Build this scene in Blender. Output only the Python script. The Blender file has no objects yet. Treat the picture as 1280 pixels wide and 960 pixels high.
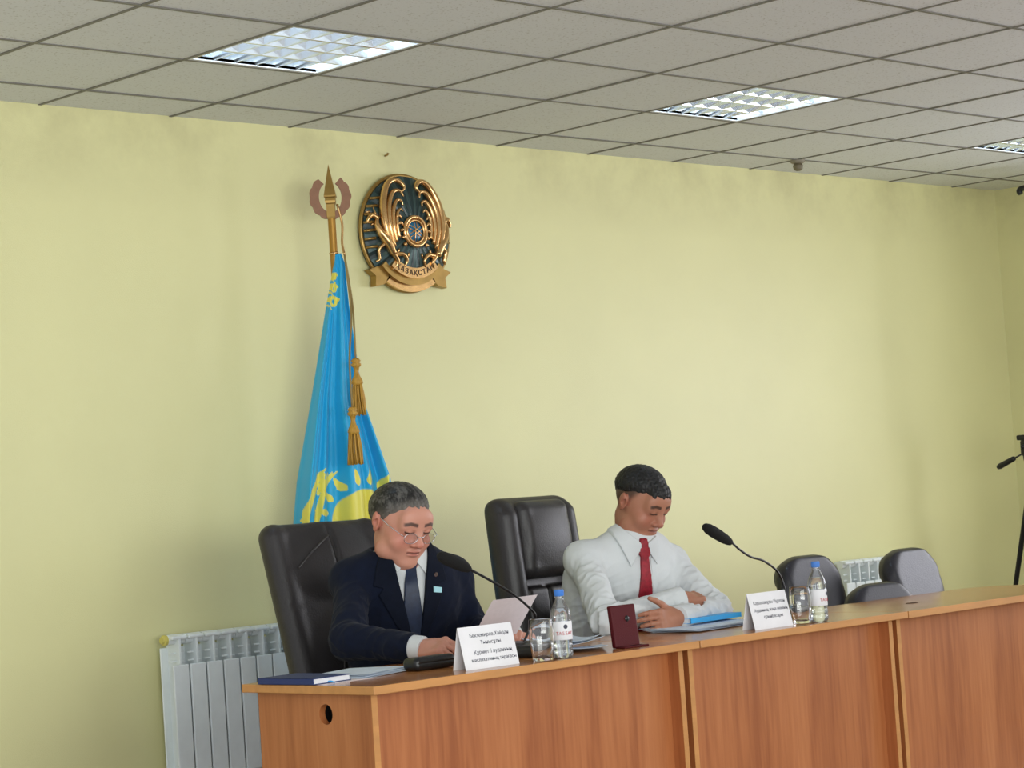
import bpy, bmesh, math, random
import numpy as np
from mathutils import Matrix, Vector

C = bpy.context.scene.collection
scn = bpy.context.scene
H = 2.86                      # ceiling height

# ---------------------------------------------------------------- camera
cam_d = bpy.data.cameras.new('camera')
cam = bpy.data.objects.new('camera', cam_d); C.objects.link(cam)
cam_d.sensor_width = 36.0
cam_d.lens = 2787.964 / 1280 * 36.0
cam_d.clip_start = 0.05
_R = ((0.7094494628604471, -0.7015687316844158, -0.06695352395313721),
      (0.010687108415566915, -0.08428183456435616, 0.9963846436372753),
      (0.7046752765357509, 0.7076000898001544, 0.05229596116409242))
cam.matrix_world = Matrix(((_R[0][0], _R[1][0], -_R[2][0], -4.048212),
                           (_R[0][1], _R[1][1], -_R[2][1], -7.073569),
                           (_R[0][2], _R[1][2], -_R[2][2], 1.258547),
                           (0, 0, 0, 1)))
scn.camera = cam

# ---------------------------------------------------------------- light
world = bpy.data.worlds.new('daylight'); scn.world = world
world.use_nodes = True
bg = world.node_tree.nodes['Background']
bg.inputs[0].default_value = (0.93, 0.97, 1.0, 1)
bg.inputs[1].default_value = 1.0

def area(name, loc, target, sx, sy, watts, col=(1, 1, 1)):
    d = bpy.data.lights.new(name, 'AREA'); d.shape = 'RECTANGLE'
    d.size = sx; d.size_y = sy; d.energy = watts; d.color = col
    o = bpy.data.objects.new(name, d); C.objects.link(o)
    o.location = loc
    o.rotation_euler = (Vector(target) - Vector(loc)).to_track_quat('-Z', 'Y').to_euler()
    return o
# daylight coming in through the windows of the right wall
area('window_daylight', (7.5, -2.45, 1.75), (2.0, -2.45, 2.7), 1.6, 1.5, 60, (0.96, 0.96, 1.06))
area('window_daylight', (7.5, -4.85, 1.75), (2.0, -4.85, 2.7), 1.6, 1.5, 60, (0.96, 0.96, 1.06))

# the row of windows in the wall behind the photographer
area('front_daylight', (-2.5, -9.6, 1.5), (-0.6, 0.0, 1.0), 8.0, 1.9, 385, (0.97, 1.0, 0.96))

scn.view_settings.view_transform = 'Standard'
scn.view_settings.look = 'None'
scn.view_settings.gamma = 1
scn.view_settings.use_curve_mapping = False
scn.view_settings.exposure = 0.12

# ---------------------------------------------------------------- helpers
def lin(c):
    if isinstance(c, str):
        c = c.lstrip('#'); c = [int(c[i:i+2], 16) / 255 for i in (0, 2, 4)]
    return tuple((v / 12.92 if v <= .04045 else ((v + .055) / 1.055) ** 2.4) for v in c)

def tag(o, label, cat, group=None):
    o['label'] = label; o['category'] = cat
    if group: o['group'] = group
    return o

def thing(name, label, cat, loc=(0, 0, 0), rotz=0, group=None):
    o = bpy.data.objects.new(name, None); C.objects.link(o)
    o.empty_display_size = .1
    o.location = loc; o.rotation_euler = (0, 0, rotz)
    return tag(o, label, cat, group)

def obj_from_mesh(name, me, m, parent=None, smooth=True):
    o = bpy.data.objects.new(name, me); C.objects.link(o)
    for x in (m if isinstance(m, (list, tuple)) else [m]): me.materials.append(x)
    if smooth and len(me.polygons):
        me.polygons.foreach_set('use_smooth', [True] * len(me.polygons))
    if parent: o.parent = parent
    return o

def obj(name, bm, m, parent=None, smooth=False, sharp=None):
    me = bpy.data.meshes.new(name)
    bm.normal_update(); bm.to_mesh(me); bm.free()
    o = obj_from_mesh(name, me, m, parent, smooth)
    if sharp is not None and smooth:
        try: me.set_sharp_from_angle(angle=math.radians(sharp))
        except Exception: pass
    return o

def struct(name, bm, m, **k):
    o = obj(name, bm, m, **k); o['kind'] = 'structure'; return o

def copy_tree(o, parent=None):
    c = o.copy(); C.objects.link(c)
    if parent: c.parent = parent
    for ch in list(o.children): copy_tree(ch, c)
    return c

def add_box(bm, x0, x1, y0, y1, z0, z1, bev=0.0, seg=2, mat=0, M=None):
    v = [bm.verts.new((x, y, z)) for x in (x0, x1) for y in (y0, y1) for z in (z0, z1)]
    fs = [(0, 1, 3, 2), (4, 6, 7, 5), (0, 4, 5, 1), (2, 3, 7, 6), (0, 2, 6, 4), (1, 5, 7, 3)]
    faces = [bm.faces.new([v[i] for i in f]) for f in fs]
    for f in faces: f.material_index = mat
    vs = v
    if bev > 0:
        es = list({e for f in faces for e in f.edges})
        r = bmesh.ops.bevel(bm, geom=es, offset=bev, segments=seg, profile=.5, affect='EDGES')
        vs = list({w for f in r['faces'] for w in f.verts} | {w for w in v if w.is_valid})
        for f in r['faces']: f.material_index = mat
    if M is not None:
        bmesh.ops.transform(bm, matrix=M, verts=vs)
    return bm

def box(x0, x1, y0, y1, z0, z1, bev=0.0, seg=2):
    return add_box(bmesh.new(), x0, x1, y0, y1, z0, z1, bev, seg)

def spline(P, n=8):
    P = [Vector(p) for p in P]
    Q = [P[0] * 2 - P[1]] + P + [P[-1] * 2 - P[-2]]
    out = []
    for i in range(1, len(Q) - 2):
        a, b, c, d = Q[i-1], Q[i], Q[i+1], Q[i+2]
        for j in range(n):
            t = j / n
            out.append(.5 * ((2*b) + (c-a)*t + (2*a-5*b+4*c-d)*t*t + (3*b-a-3*c+d)*t**3))
    out.append(P[-1].copy())
    return out

def add_tube(bm, P, r, n=10, cap=True, flat=1.0, up=None, mat=0):
    """tube along P; r number or list; flat squashes along the frame normal"""
    P = [Vector(p) for p in P]
    rs = r if isinstance(r, (list, tuple)) else [r] * len(P)
    if len(rs) != len(P):
        rs = list(np.interp(np.linspace(0, 1, len(P)), np.linspace(0, 1, len(rs)), rs))
    T = [(P[min(i+1, len(P)-1)] - P[max(i-1, 0)]).normalized() for i in range(len(P))]
    nrm = Vector(up) if up else (Vector((0, 0, 1)) if abs(T[0].z) < .9 else Vector((1, 0, 0)))
    rings = []
    for p, t, q in zip(P, T, rs):
        nrm = (nrm - t * nrm.dot(t))
        if nrm.length < 1e-6: nrm = t.orthogonal()
        nrm.normalize(); b = t.cross(nrm)
        rings.append([bm.verts.new(p + (nrm * math.cos(a) * flat + b * math.sin(a)) * q)
                      for a in [2*math.pi*k/n for k in range(n)]])
    for A, B in zip(rings, rings[1:]):
        for k in range(n):
            bm.faces.new((A[k], A[(k+1) % n], B[(k+1) % n], B[k])).material_index = mat
    if cap:
        bm.faces.new(rings[0][::-1]).material_index = mat
        bm.faces.new(rings[-1]).material_index = mat
    return bm

def tube(P, r, **k): return add_tube(bmesh.new(), P, r, **k)

def add_lathe(bm, prof, n=32, c=(0, 0, 0), close=False, mat=0):
    """prof: list of (radius, z)"""
    rings = []
    for r, z in prof:
        if r < 1e-6: rings.append([bm.verts.new((c[0], c[1], c[2] + z))])
        else: rings.append([bm.verts.new((c[0] + r*math.cos(2*math.pi*k/n), c[1] + r*math.sin(2*math.pi*k/n), c[2] + z)) for k in range(n)])
    pairs = list(zip(rings, rings[1:]))
    if close: pairs.append((rings[-1], rings[0]))
    for A, B in pairs:
        for k in range(n):
            a = [A[k % len(A)], A[(k+1) % n % len(A)], B[(k+1) % n % len(B)], B[k % len(B)]]
            s = []
            for v in a:
                if v not in s: s.append(v)
            if len(s) > 2: bm.faces.new(s).material_index = mat
    return bm

def lathe(prof, **k): return add_lathe(bmesh.new(), prof, **k)

def add_prism(bm, poly, d, M=None, mat=0):
    """2-D outline (x, z) extruded from y = 0 to y = d"""
    a = [bm.verts.new((x, 0, z)) for x, z in poly]
    b = [bm.verts.new((x, d, z)) for x, z in poly]
    n = len(poly)
    fs = [bm.faces.new(a[::-1]), bm.faces.new(b)]
    for i in range(n): fs.append(bm.faces.new((a[i], a[(i+1) % n], b[(i+1) % n], b[i])))
    for f in fs: f.material_index = mat
    bmesh.ops.recalc_face_normals(bm, faces=fs)
    if M is not None: bmesh.ops.transform(bm, matrix=M, verts=a + b)
    return bm

# ---------------------------------------------------------------- materials
def mat(name, col, rough=.5, metal=0.0, spec=.5, noise=0.0, nscale=20.0, bump=0.0, bscale=80.0,
        stretch=(1, 1, 1), col2=None, coat=0.0, sheen=0.0, attr=None, sss=0.0, emit=None, estr=0.0,
        trans=0.0, ior=1.45, alpha=1.0, detail=4.0, ramp=(.3, .7)):
    m = bpy.data.materials.new(name); m.use_nodes = True
    nt = m.node_tree; N = nt.nodes; L = nt.links
    b = N['Principled BSDF']
    c = lin(col)
    b.inputs['Base Color'].default_value = (*c, 1)
    b.inputs['Roughness'].default_value = rough
    b.inputs['Metallic'].default_value = metal
    b.inputs['Specular IOR Level'].default_value = spec
    b.inputs['Coat Weight'].default_value = coat
    b.inputs['Sheen Weight'].default_value = sheen
    b.inputs['IOR'].default_value = ior
    b.inputs['Transmission Weight'].default_value = trans
    b.inputs['Alpha'].default_value = alpha
    if sss:
        b.inputs['Subsurface Weight'].default_value = sss
        b.inputs['Subsurface Radius'].default_value = (.012, .005, .003)
        b.inputs['Subsurface Scale'].default_value = .5
    if emit:
        b.inputs['Emission Color'].default_value = (*lin(emit), 1)
        b.inputs['Emission Strength'].default_value = estr
    tc = N.new('ShaderNodeTexCoord'); mp = N.new('ShaderNodeMapping')
    mp.inputs['Scale'].default_value = stretch
    L.new(tc.outputs['Object'], mp.inputs[0])
    if attr:
        at = N.new('ShaderNodeAttribute'); at.attribute_name = attr
        base = at.outputs['Color']
        L.new(base, b.inputs['Base Color'])
    elif noise or col2:
        nz = N.new('ShaderNodeTexNoise'); nz.inputs['Scale'].default_value = nscale
        nz.inputs['Detail'].default_value = detail
        L.new(mp.outputs[0], nz.inputs[0])
        cr = N.new('ShaderNodeValToRGB')
        cr.color_ramp.elements[0].position = ramp[0]; cr.color_ramp.elements[1].position = ramp[1]
        if col2: d0, d1 = c, lin(col2)
        else: d0 = tuple(v*(1-noise) for v in c); d1 = tuple(min(1, v*(1+noise)) for v in c)
        cr.color_ramp.elements[0].color = (*d0, 1); cr.color_ramp.elements[1].color = (*d1, 1)
        L.new(nz.outputs[0], cr.inputs[0]); L.new(cr.outputs[0], b.inputs['Base Color'])
    if bump:
        n2 = N.new('ShaderNodeTexNoise'); n2.inputs['Scale'].default_value = bscale
        n2.inputs['Detail'].default_value = 3
        L.new(mp.outputs[0], n2.inputs[0])
        bp = N.new('ShaderNodeBump'); bp.inputs['Strength'].default_value = bump
        bp.inputs['Distance'].default_value = .004
        L.new(n2.outputs[0], bp.inputs['Height']); L.new(bp.outputs[0], b.inputs['Normal'])
    return m

def wood(name, a, b_, c_, grain, rough=.3):
    m = bpy.data.materials.new(name); m.use_nodes = True
    N = m.node_tree.nodes; L = m.node_tree.links; b = N['Principled BSDF']
    tc = N.new('ShaderNodeTexCoord')
    def nz(scale, sc, det, dist=0.0):
        mp = N.new('ShaderNodeMapping'); mp.inputs['Scale'].default_value = scale
        L.new(tc.outputs['Object'], mp.inputs[0])
        n = N.new('ShaderNodeTexNoise'); n.inputs['Scale'].default_value = sc
        n.inputs['Detail'].default_value = det; n.inputs['Distortion'].default_value = dist
        L.new(mp.outputs[0], n.inputs[0]); return n
    n1 = nz(grain, 9, 3, .6); n2 = nz(tuple(g*4 for g in grain), 18, 4)
    mx = N.new('ShaderNodeMath'); mx.operation = 'MULTIPLY_ADD'
    mx.inputs[1].default_value = .35
    L.new(n2.outputs[0], mx.inputs[0])
    m2 = N.new('ShaderNodeMath'); m2.operation = 'MULTIPLY'; m2.inputs[1].default_value = .65
    L.new(n1.outputs[0], m2.inputs[0]); L.new(m2.outputs[0], mx.inputs[2])
    cr = N.new('ShaderNodeValToRGB'); e = cr.color_ramp.elements
    e[0].position = .36; e[0].color = (*lin(a), 1); e[1].position = .66; e[1].color = (*lin(c_), 1)
    k = e.new(.5); k.color = (*lin(b_), 1)
    L.new(mx.outputs[0], cr.inputs[0]); L.new(cr.outputs[0], b.inputs['Base Color'])
    b.inputs['Roughness'].default_value = rough
    return m

M = {}
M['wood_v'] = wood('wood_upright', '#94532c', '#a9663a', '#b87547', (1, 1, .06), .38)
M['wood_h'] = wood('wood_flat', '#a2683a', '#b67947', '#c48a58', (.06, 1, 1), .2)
M['edge'] = mat('wood_edge_band', '#bf8850', .4, noise=.1, nscale=30, stretch=(.2, 1, 1))
M['dark_gap'] = mat('dark_gap', '#4d3322', .7)
M['leather'] = mat('black_leather', '#2b2829', .42, bump=.25, bscale=160, noise=.15, nscale=8)
M['leather_blue'] = mat('dark_blue_grey_leather', '#24232b', .4, bump=.25, bscale=160, noise=.15, nscale=8)
M['seam'] = mat('leather_piping', '#3a3738', .3)
M['black_plastic'] = mat('black_plastic', '#17181a', .35, bump=.05)
M['black_foam'] = mat('black_foam', '#0c0c0d', .9, bump=.6, bscale=500)
M['chrome'] = mat('polished_steel', '#c9ccd0', .15, metal=1)
M['white_paint'] = mat('radiator_white', '#e2eaec', .35, noise=.03)
M['brass'] = mat('brass', '#b9892f', .3, metal=.9)
M['gold'] = mat('gold_relief', '#dcb27a', .2, metal=.9, noise=.12, nscale=25)
M['gold_dark'] = mat('old_gold', '#a5854a', .35, metal=.7, noise=.15, nscale=20)
M['bronze'] = mat('brown_bronze', '#7d5a45', .45, metal=.45, noise=.1, nscale=40)
M['teal'] = mat('dark_teal_enamel', '#233536', .3)
M['teal_rib'] = mat('teal_ribs', '#3a504f', .3, metal=.2)
M['blue_enamel'] = mat('blue_enamel', '#2a6c92', .25)
M['paper'] = mat('white_paper', '#e6e6ea', .75, noise=.03, nscale=15)
M['paper_pink'] = mat('printed_paper', '#e2d6d8', .75, noise=.03, nscale=60)
M['paper_blue'] = mat('pale_blue_paper', '#cfdcec', .7, noise=.04, nscale=15)
M['ink'] = mat('grey_ink', '#4a4c58', .8)
M['red_ink'] = mat('red_ink', '#b4343c', .6)
M['navy_cover'] = mat('navy_book_cover', '#1c2f66', .5, bump=.15, bscale=400)
M['cyan'] = mat('bright_blue_folder', '#0aa3e6', .45)
M['burgundy'] = mat('burgundy_leatherette', '#4c0a12', .5, spec=.25, bump=.2, bscale=300)
M['cap_blue'] = mat('blue_cap', '#3f7fd4', .4)
M['suit'] = mat('navy_suit_cloth', '#0d1426', .9, noise=.12, nscale=40, bump=.15, bscale=500, sheen=.04, spec=.2)
M['suit_dark'] = mat('navy_suit_lapel', '#0b1120', .85, spec=.2, noise=.12, nscale=40, bump=.15, bscale=500)
M['trousers'] = mat('dark_trousers', '#14171f', .85)
M['shirt'] = mat('white_shirt_cloth', '#d0d4d6', .8, noise=.03, nscale=10, bump=.1, bscale=600)
M['tie_navy'] = mat('navy_tie', '#1a2740', .5, noise=.2, nscale=60)
M['tie_red'] = mat('red_tie', '#8e1124', .5, noise=.35, nscale=70)
M['skin'] = mat('skin', '#b07a62', .48, attr='Col', sss=.12, bump=.08, bscale=350)
M['hair'] = mat('hair', '#222222', .55, attr='Col', bump=.35, bscale=330, stretch=(1, .2, .45))
M['flag'] = mat('flag_cloth', '#1f9cc4', .5, attr='Col', sheen=.2)
M['tassel'] = mat('gold_thread', '#b58a35', .55, noise=.25, nscale=150, stretch=(1, 1, .1), bump=.5, bscale=300)
M['cord'] = mat('gold_cord', '#8f7a4a', .6)
M['pole'] = mat('gilt_pole', '#a67b33', .35, metal=.5)
M['shoe'] = mat('black_shoe', '#101010', .3)
M['floor'] = mat('linoleum', '#8a6c50', .4, noise=.15, nscale=5)
M['pale_blue'] = mat('pale_blue_enamel', '#a9dbe6', .4)
M['yellow'] = mat('yellow_plastic', '#cfc56a', .5)

def wall_mat(name, base, dirt):
    m = bpy.data.materials.new(name); m.use_nodes = True
    N = m.node_tree.nodes; L = m.node_tree.links; b = N['Principled BSDF']
    tc = N.new('ShaderNodeTexCoord'); sp = N.new('ShaderNodeSeparateXYZ')
    L.new(tc.outputs['Object'], sp.inputs[0])
    n1 = N.new('ShaderNodeTexNoise'); n1.inputs['Scale'].default_value = 2.2; n1.inputs['Detail'].default_value = 6
    n1.inputs['Roughness'].default_value = .65
    L.new(tc.outputs['Object'], n1.inputs[0])
    # grime band under the ceiling with a ragged lower edge
    mr = N.new('ShaderNodeMapRange'); mr.inputs[1].default_value = H - .38; mr.inputs[2].default_value = H
    L.new(sp.outputs['Z'], mr.inputs[0])
    mu = N.new('ShaderNodeMath'); mu.operation = 'MULTIPLY'
    cr = N.new('ShaderNodeValToRGB'); cr.color_ramp.elements[0].position = .42; cr.color_ramp.elements[1].position = .68
    L.new(n1.outputs[0], cr.inputs[0])
    L.new(mr.outputs[0], mu.inputs[0]); L.new(cr.outputs[0], mu.inputs[1])
    m2 = N.new('ShaderNodeMath'); m2.operation = 'MULTIPLY'; m2.inputs[1].default_value = .42
    L.new(mu.outputs[0], m2.inputs[0])
    mx = N.new('ShaderNodeMix'); mx.data_type = 'RGBA'
    mx.inputs[6].default_value = (*lin(base), 1); mx.inputs[7].default_value = (*lin(dirt), 1)
    L.new(m2.outputs[0], mx.inputs[0])
    n3 = N.new('ShaderNodeTexNoise'); n3.inputs['Scale'].default_value = 1.1; n3.inputs['Detail'].default_value = 4
    L.new(tc.outputs['Object'], n3.inputs[0])
    hs = N.new('ShaderNodeHueSaturation')
    m3 = N.new('ShaderNodeMapRange'); m3.inputs[1].default_value = .3; m3.inputs[2].default_value = .7
    m3.inputs[3].default_value = .96; m3.inputs[4].default_value = 1.04
    L.new(n3.outputs[0], m3.inputs[0]); L.new(m3.outputs[0], hs.inputs['Value'])
    L.new(mx.outputs[2], hs.inputs['Color']); L.new(hs.outputs[0], b.inputs['Base Color'])
    b.inputs['Roughness'].default_value = .42
    n4 = N.new('ShaderNodeTexNoise'); n4.inputs['Scale'].default_value = 260; n4.inputs['Detail'].default_value = 2
    L.new(tc.outputs['Object'], n4.inputs[0])
    bp = N.new('ShaderNodeBump'); bp.inputs['Strength'].default_value = .25; bp.inputs['Distance'].default_value = .003
    L.new(n4.outputs[0], bp.inputs['Height']); L.new(bp.outputs[0], b.inputs['Normal'])
    return m
M['wall'] = wall_mat('yellow_green_wall_paint', '#dbd8a3', '#8a805c')

def tile_mat():
    m = bpy.data.materials.new('mineral_ceiling_tile'); m.use_nodes = True
    N = m.node_tree.nodes; L = m.node_tree.links; b = N['Principled BSDF']
    tc = N.new('ShaderNodeTexCoord')
    n = N.new('ShaderNodeTexNoise'); n.inputs['Scale'].default_value = 95; n.inputs['Detail'].default_value = 2
    L.new(tc.outputs['Object'], n.inputs[0])
    cr = N.new('ShaderNodeValToRGB'); e = cr.color_ramp.elements
    e[0].position = .30; e[0].color = (*lin('#b9bbbb'), 1); e[1].position = .40; e[1].color = (*lin('#d9dde2'), 1)
    L.new(n.outputs[0], cr.inputs[0]); L.new(cr.outputs[0], b.inputs['Base Color'])
    b.inputs['Roughness'].default_value = .6
    return m
M['tile'] = tile_mat()
M['tgrid'] = mat('ceiling_grid', '#6e6c65', .5)
M['white_metal'] = mat('white_lamp_frame', '#dfe3e6', .35)
M['louvre'] = mat('mirror_louvre', '#dfe7ee', .18, metal=.86)
M['tube_lit'] = mat('lit_tube', '#ffffff', .5, emit='#e9f4ff', estr=7.0)
M['lamp_pan'] = mat('lamp_pan', '#dde6ee', .3, emit='#dcebf7', estr=.6)  # reflector, no lamp: added glow stands in for light bounced from the tubes

def clear_mat(name, tint, refl=1.0, body=.05):
    m = bpy.data.materials.new(name); m.use_nodes = True
    N = m.node_tree.nodes; L = m.node_tree.links
    N.remove(N['Principled BSDF']); out = N['Material Output']
    tr = N.new('ShaderNodeBsdfTransparent'); tr.inputs[0].default_value = (*tint, 1)
    gl = N.new('ShaderNodeBsdfGlossy'); gl.inputs['Roughness'].default_value = .04
    df = N.new('ShaderNodeBsdfDiffuse'); df.inputs[0].default_value = (.9, .93, .97, 1)
    lw = N.new('ShaderNodeLayerWeight'); lw.inputs[0].default_value = .35
    m1 = N.new('ShaderNodeMixShader'); m1.inputs[0].default_value = body
    L.new(tr.outputs[0], m1.inputs[1]); L.new(df.outputs[0], m1.inputs[2])
    m2 = N.new('ShaderNodeMixShader')
    mu = N.new('ShaderNodeMath'); mu.operation = 'MULTIPLY'; mu.inputs[1].default_value = refl
    L.new(lw.outputs['Fresnel'], mu.inputs[0]); L.new(mu.outputs[0], m2.inputs[0])
    L.new(m1.outputs[0], m2.inputs[1]); L.new(gl.outputs[0], m2.inputs[2])
    L.new(m2.outputs[0], out.inputs[0])
    return m
M['pet'] = clear_mat('clear_plastic', (.93, .95, .97), .9, .10)
M['water'] = mat('water', '#ffffff', .0, trans=1.0, ior=1.33)
M['glass'] = mat('drinking_glass', '#ffffff', .02, trans=1.0, ior=1.45)
M['lens'] = clear_mat('spectacle_lens', (.99, .99, .99), .3, .0)

# ---------------------------------------------------------------- signed-distance modelling
F32 = np.float32
class Pr:                       # a primitive: bounding box + distance function on open grids
    def __init__(s, lo, hi, fn): s.lo, s.hi, s.fn = np.array(lo, float), np.array(hi, float), fn
def V3(p): return np.array(p, float)
class Fr:                       # local frame -> world
    def __init__(s, o=(0, 0, 0), R=None): s.o = V3(o); s.R = np.eye(3) if R is None else np.array(R, float)
    def p(s, q): return s.o + s.R @ V3(q)
def rotm(ax, deg): return np.array(Matrix.Rotation(math.radians(deg), 3, ax))
ID = Fr()
def cap(a, b, ra, rb=None, fr=ID):
    rb = ra if rb is None else rb
    a = fr.p(a); b = fr.p(b); r = max(ra, rb); ba = b - a; bb = max(float(ba @ ba), 1e-12)
    def fn(X, Y, Z):
        x, y, z = X - F32(a[0]), Y - F32(a[1]), Z - F32(a[2])
        h = np.clip((x*F32(ba[0]) + y*F32(ba[1]) + z*F32(ba[2])) / F32(bb), 0, 1)
        return np.sqrt((x - F32(ba[0])*h)**2 + (y - F32(ba[1])*h)**2 + (z - F32(ba[2])*h)**2) - (F32(ra) + F32(rb-ra)*h)
    return Pr(np.minimum(a, b) - r, np.maximum(a, b) + r, fn)
def _loc(c, R, X, Y, Z):
    x, y, z = X - F32(c[0]), Y - F32(c[1]), Z - F32(c[2])
    return [x*F32(R[0, i]) + y*F32(R[1, i]) + z*F32(R[2, i]) for i in range(3)]
def ell(c, r, fr=ID, R=None):
    c = fr.p(c); RR = fr.R if R is None else fr.R @ R; r = V3(r)
    def fn(X, Y, Z):
        q = _loc(c, RR, X, Y, Z)
        k0 = np.sqrt(sum((q[i]/F32(r[i]))**2 for i in range(3)))
        k1 = np.sqrt(sum((q[i]/F32(r[i]**2))**2 for i in range(3))) + F32(1e-9)
        return k0*(k0-1)/k1
    e = np.sqrt(((RR * r)**2).sum(1))
    return Pr(c - e, c + e, fn)
def rbox(c, h, rad, fr=ID, R=None):
    c = fr.p(c); RR = fr.R if R is None else fr.R @ R; h = V3(h)
    def fn(X, Y, Z):
        q = _loc(c, RR, X, Y, Z)
        d = [np.abs(q[i]) - F32(h[i]-rad) for i in range(3)]
        return np.sqrt(sum(np.maximum(v, 0)**2 for v in d)) + np.minimum(np.maximum(np.maximum(d[0], d[1]), d[2]), 0) - F32(rad)
    e = (np.abs(RR) * h).sum(1)
    return Pr(c - e, c + e, fn)
def smin(a, b, k):
    if k <= 0: return np.minimum(a, b)
    h = np.clip(F32(.5) + F32(.5/k)*(b-a), 0, 1)
    return b + (a-b)*h - F32(k)*h*(1-h)
class Field:
    def __init__(s, axes): s.ax = [np.asarray(a, F32) for a in axes]; s.F = np.full([len(a) for a in s.ax], 1.0, F32)
    def sl(s, lo, hi):
        return tuple(slice(max(0, int(np.searchsorted(a, l)) - 1), int(np.searchsorted(a, h)) + 1) for a, l, h in zip(s.ax, lo, hi))
    def pts(s, q): return s.ax[0][q[0]][:, None, None], s.ax[1][q[1]][None, :, None], s.ax[2][q[2]][None, None, :]
    def add(s, p, k=0.0, m=.035):
        q = s.sl(p.lo - m - k, p.hi + m + k)
        if min(x.stop - x.start for x in q) <= 0: return s
        d = p.fn(*s.pts(q)); s.F[q] = smin(s.F[q], d, k); return s
    def cut(s, p, k=0.0, m=.02):
        q = s.sl(p.lo - m - k, p.hi + m + k)
        if min(x.stop - x.start for x in q) <= 0: return s
        d = p.fn(*s.pts(q)); s.F[q] = -smin(-s.F[q], d, k); return s
    def all(s): return s.pts((slice(None),)*3)
    def union(s, prims):
        for p in prims:
            if isinstance(p, tuple): s.add(p[0], p[1])
            else: s.add(p)
        return s
def axes(lo, hi, h, zsplit=None, hc=.01):
    ax = [np.arange(lo[i], hi[i] + h, h) for i in range(3)]
    if zsplit is not None: ax[2] = np.concatenate([np.arange(lo[2], zsplit, hc), np.arange(zsplit, hi[2] + h, h)])
    return ax
_E = [(0, 1), (2, 3), (4, 5), (6, 7), (0, 2), (1, 3), (4, 6), (5, 7), (0, 4), (1, 5), (2, 6), (3, 7)]
_Cn = [(i, j, k) for i in (0, 1) for j in (0, 1) for k in (0, 1)]
def mesh_field(fd, name, off=(0, 0, 0)):
    F = fd.F; S = F < 0
    nx, ny, nz = F.shape
    cnt = np.zeros((nx-1, ny-1, nz-1), np.uint8)
    for i, j, k in _Cn: cnt += S[i:nx-1+i, j:ny-1+j, k:nz-1+k]
    I = np.argwhere((cnt > 0) & (cnt < 8)); del cnt
    v = np.stack([F[I[:, 0]+i, I[:, 1]+j, I[:, 2]+k] for i, j, k in _Cn], 1)
    cor = np.array(_Cn, float)
    acc = np.zeros((len(I), 3)); n = np.zeros(len(I))
    for a, b in _E:
        sa, sb = v[:, a], v[:, b]; x = (sa < 0) != (sb < 0)
        t = sa[x] / (sa[x] - sb[x])
        acc[x] += cor[a] + (cor[b] - cor[a]) * t[:, None]; n[x] += 1
    P = acc / n[:, None]
    co = np.empty((len(I), 3))
    for d in range(3):
        a = fd.ax[d].astype(float); i = I[:, d]; co[:, d] = a[i] + (a[i+1] - a[i]) * P[:, d]
    idx = np.full((nx-1, ny-1, nz-1), -1, np.int32); idx[I[:, 0], I[:, 1], I[:, 2]] = np.arange(len(I))
    quads = []
    for d in range(3):
        u, w = [(1, 2), (2, 0), (0, 1)][d]
        A = [slice(None)]*3; B = [slice(None)]*3
        A[d] = slice(0, -1); B[d] = slice(1, None)
        sa, sb = S[tuple(A)], S[tuple(B)]
        E = np.argwhere(sa != sb)
        E = E[(E[:, u] > 0) & (E[:, w] > 0) & (E[:, u] < F.shape[u]-1) & (E[:, w] < F.shape[w]-1)]
        s0 = S[E[:, 0], E[:, 1], E[:, 2]]
        def g(du, dw):
            q = E.copy(); q[:, u] -= du; q[:, w] -= dw
            return idx[q[:, 0], q[:, 1], q[:, 2]]
        Q = np.stack([g(1, 1), g(0, 1), g(0, 0), g(1, 0)], 1)
        Q[~s0] = Q[~s0][:, ::-1]
        quads.append(Q)
    Q = np.concatenate(quads)
    co = co - V3(off)
    me = bpy.data.meshes.new(name)
    me.vertices.add(len(co)); me.vertices.foreach_set('co', co.astype(F32).ravel())
    me.loops.add(len(Q)*4); me.loops.foreach_set('vertex_index', Q.astype(np.int32).ravel())
    me.polygons.add(len(Q)); me.polygons.foreach_set('loop_start', np.arange(0, len(Q)*4, 4, dtype=np.int32))
    me.update(calc_edges=True); me.validate()
    return me
def sdf(name, prims, h, m, parent=None, off=(0, 0, 0), cuts=(), post=None, pad=.02):
    P = [p[0] if isinstance(p, tuple) else p for p in prims]
    lo = np.min([p.lo for p in P], 0) - pad; hi = np.max([p.hi for p in P], 0) + pad
    fd = Field(axes(lo, hi, h)); fd.union(prims)
    for c in cuts: fd.cut(*(c if isinstance(c, tuple) else (c,)))
    if post: post(fd)
    return obj_from_mesh(name, mesh_field(fd, name, off), m, parent)
def set_col(me, cols):
    a = me.color_attributes.new('Col', 'FLOAT_COLOR', 'POINT')
    a.data.foreach_set('color', np.concatenate([cols, np.ones((len(cols), 1))], 1).astype(F32).ravel())
def verts(me):
    v = np.empty(len(me.vertices)*3, F32); me.vertices.foreach_get('co', v); return v.reshape(-1, 3).astype(float)
def sm(x, a, b): t = np.clip((x-a)/(b-a), 0, 1); return t*t*(3-2*t)
_rs = np.random.RandomState(4)
def mk_noise(scale, n=7):
    K = _rs.normal(size=(n, 3)); K = K/np.linalg.norm(K, axis=1)[:, None]*(2*math.pi/scale)*_rs.uniform(.7, 1.4, (n, 1)); ph = _rs.uniform(0, 6.28, n)
    def f(X, Y, Z):
        return sum(np.sin(F32(K[i, 0])*X + F32(K[i, 1])*Y + F32(K[i, 2])*Z + F32(ph[i])) for i in range(n)) / F32(math.sqrt(n))
    return f
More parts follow.
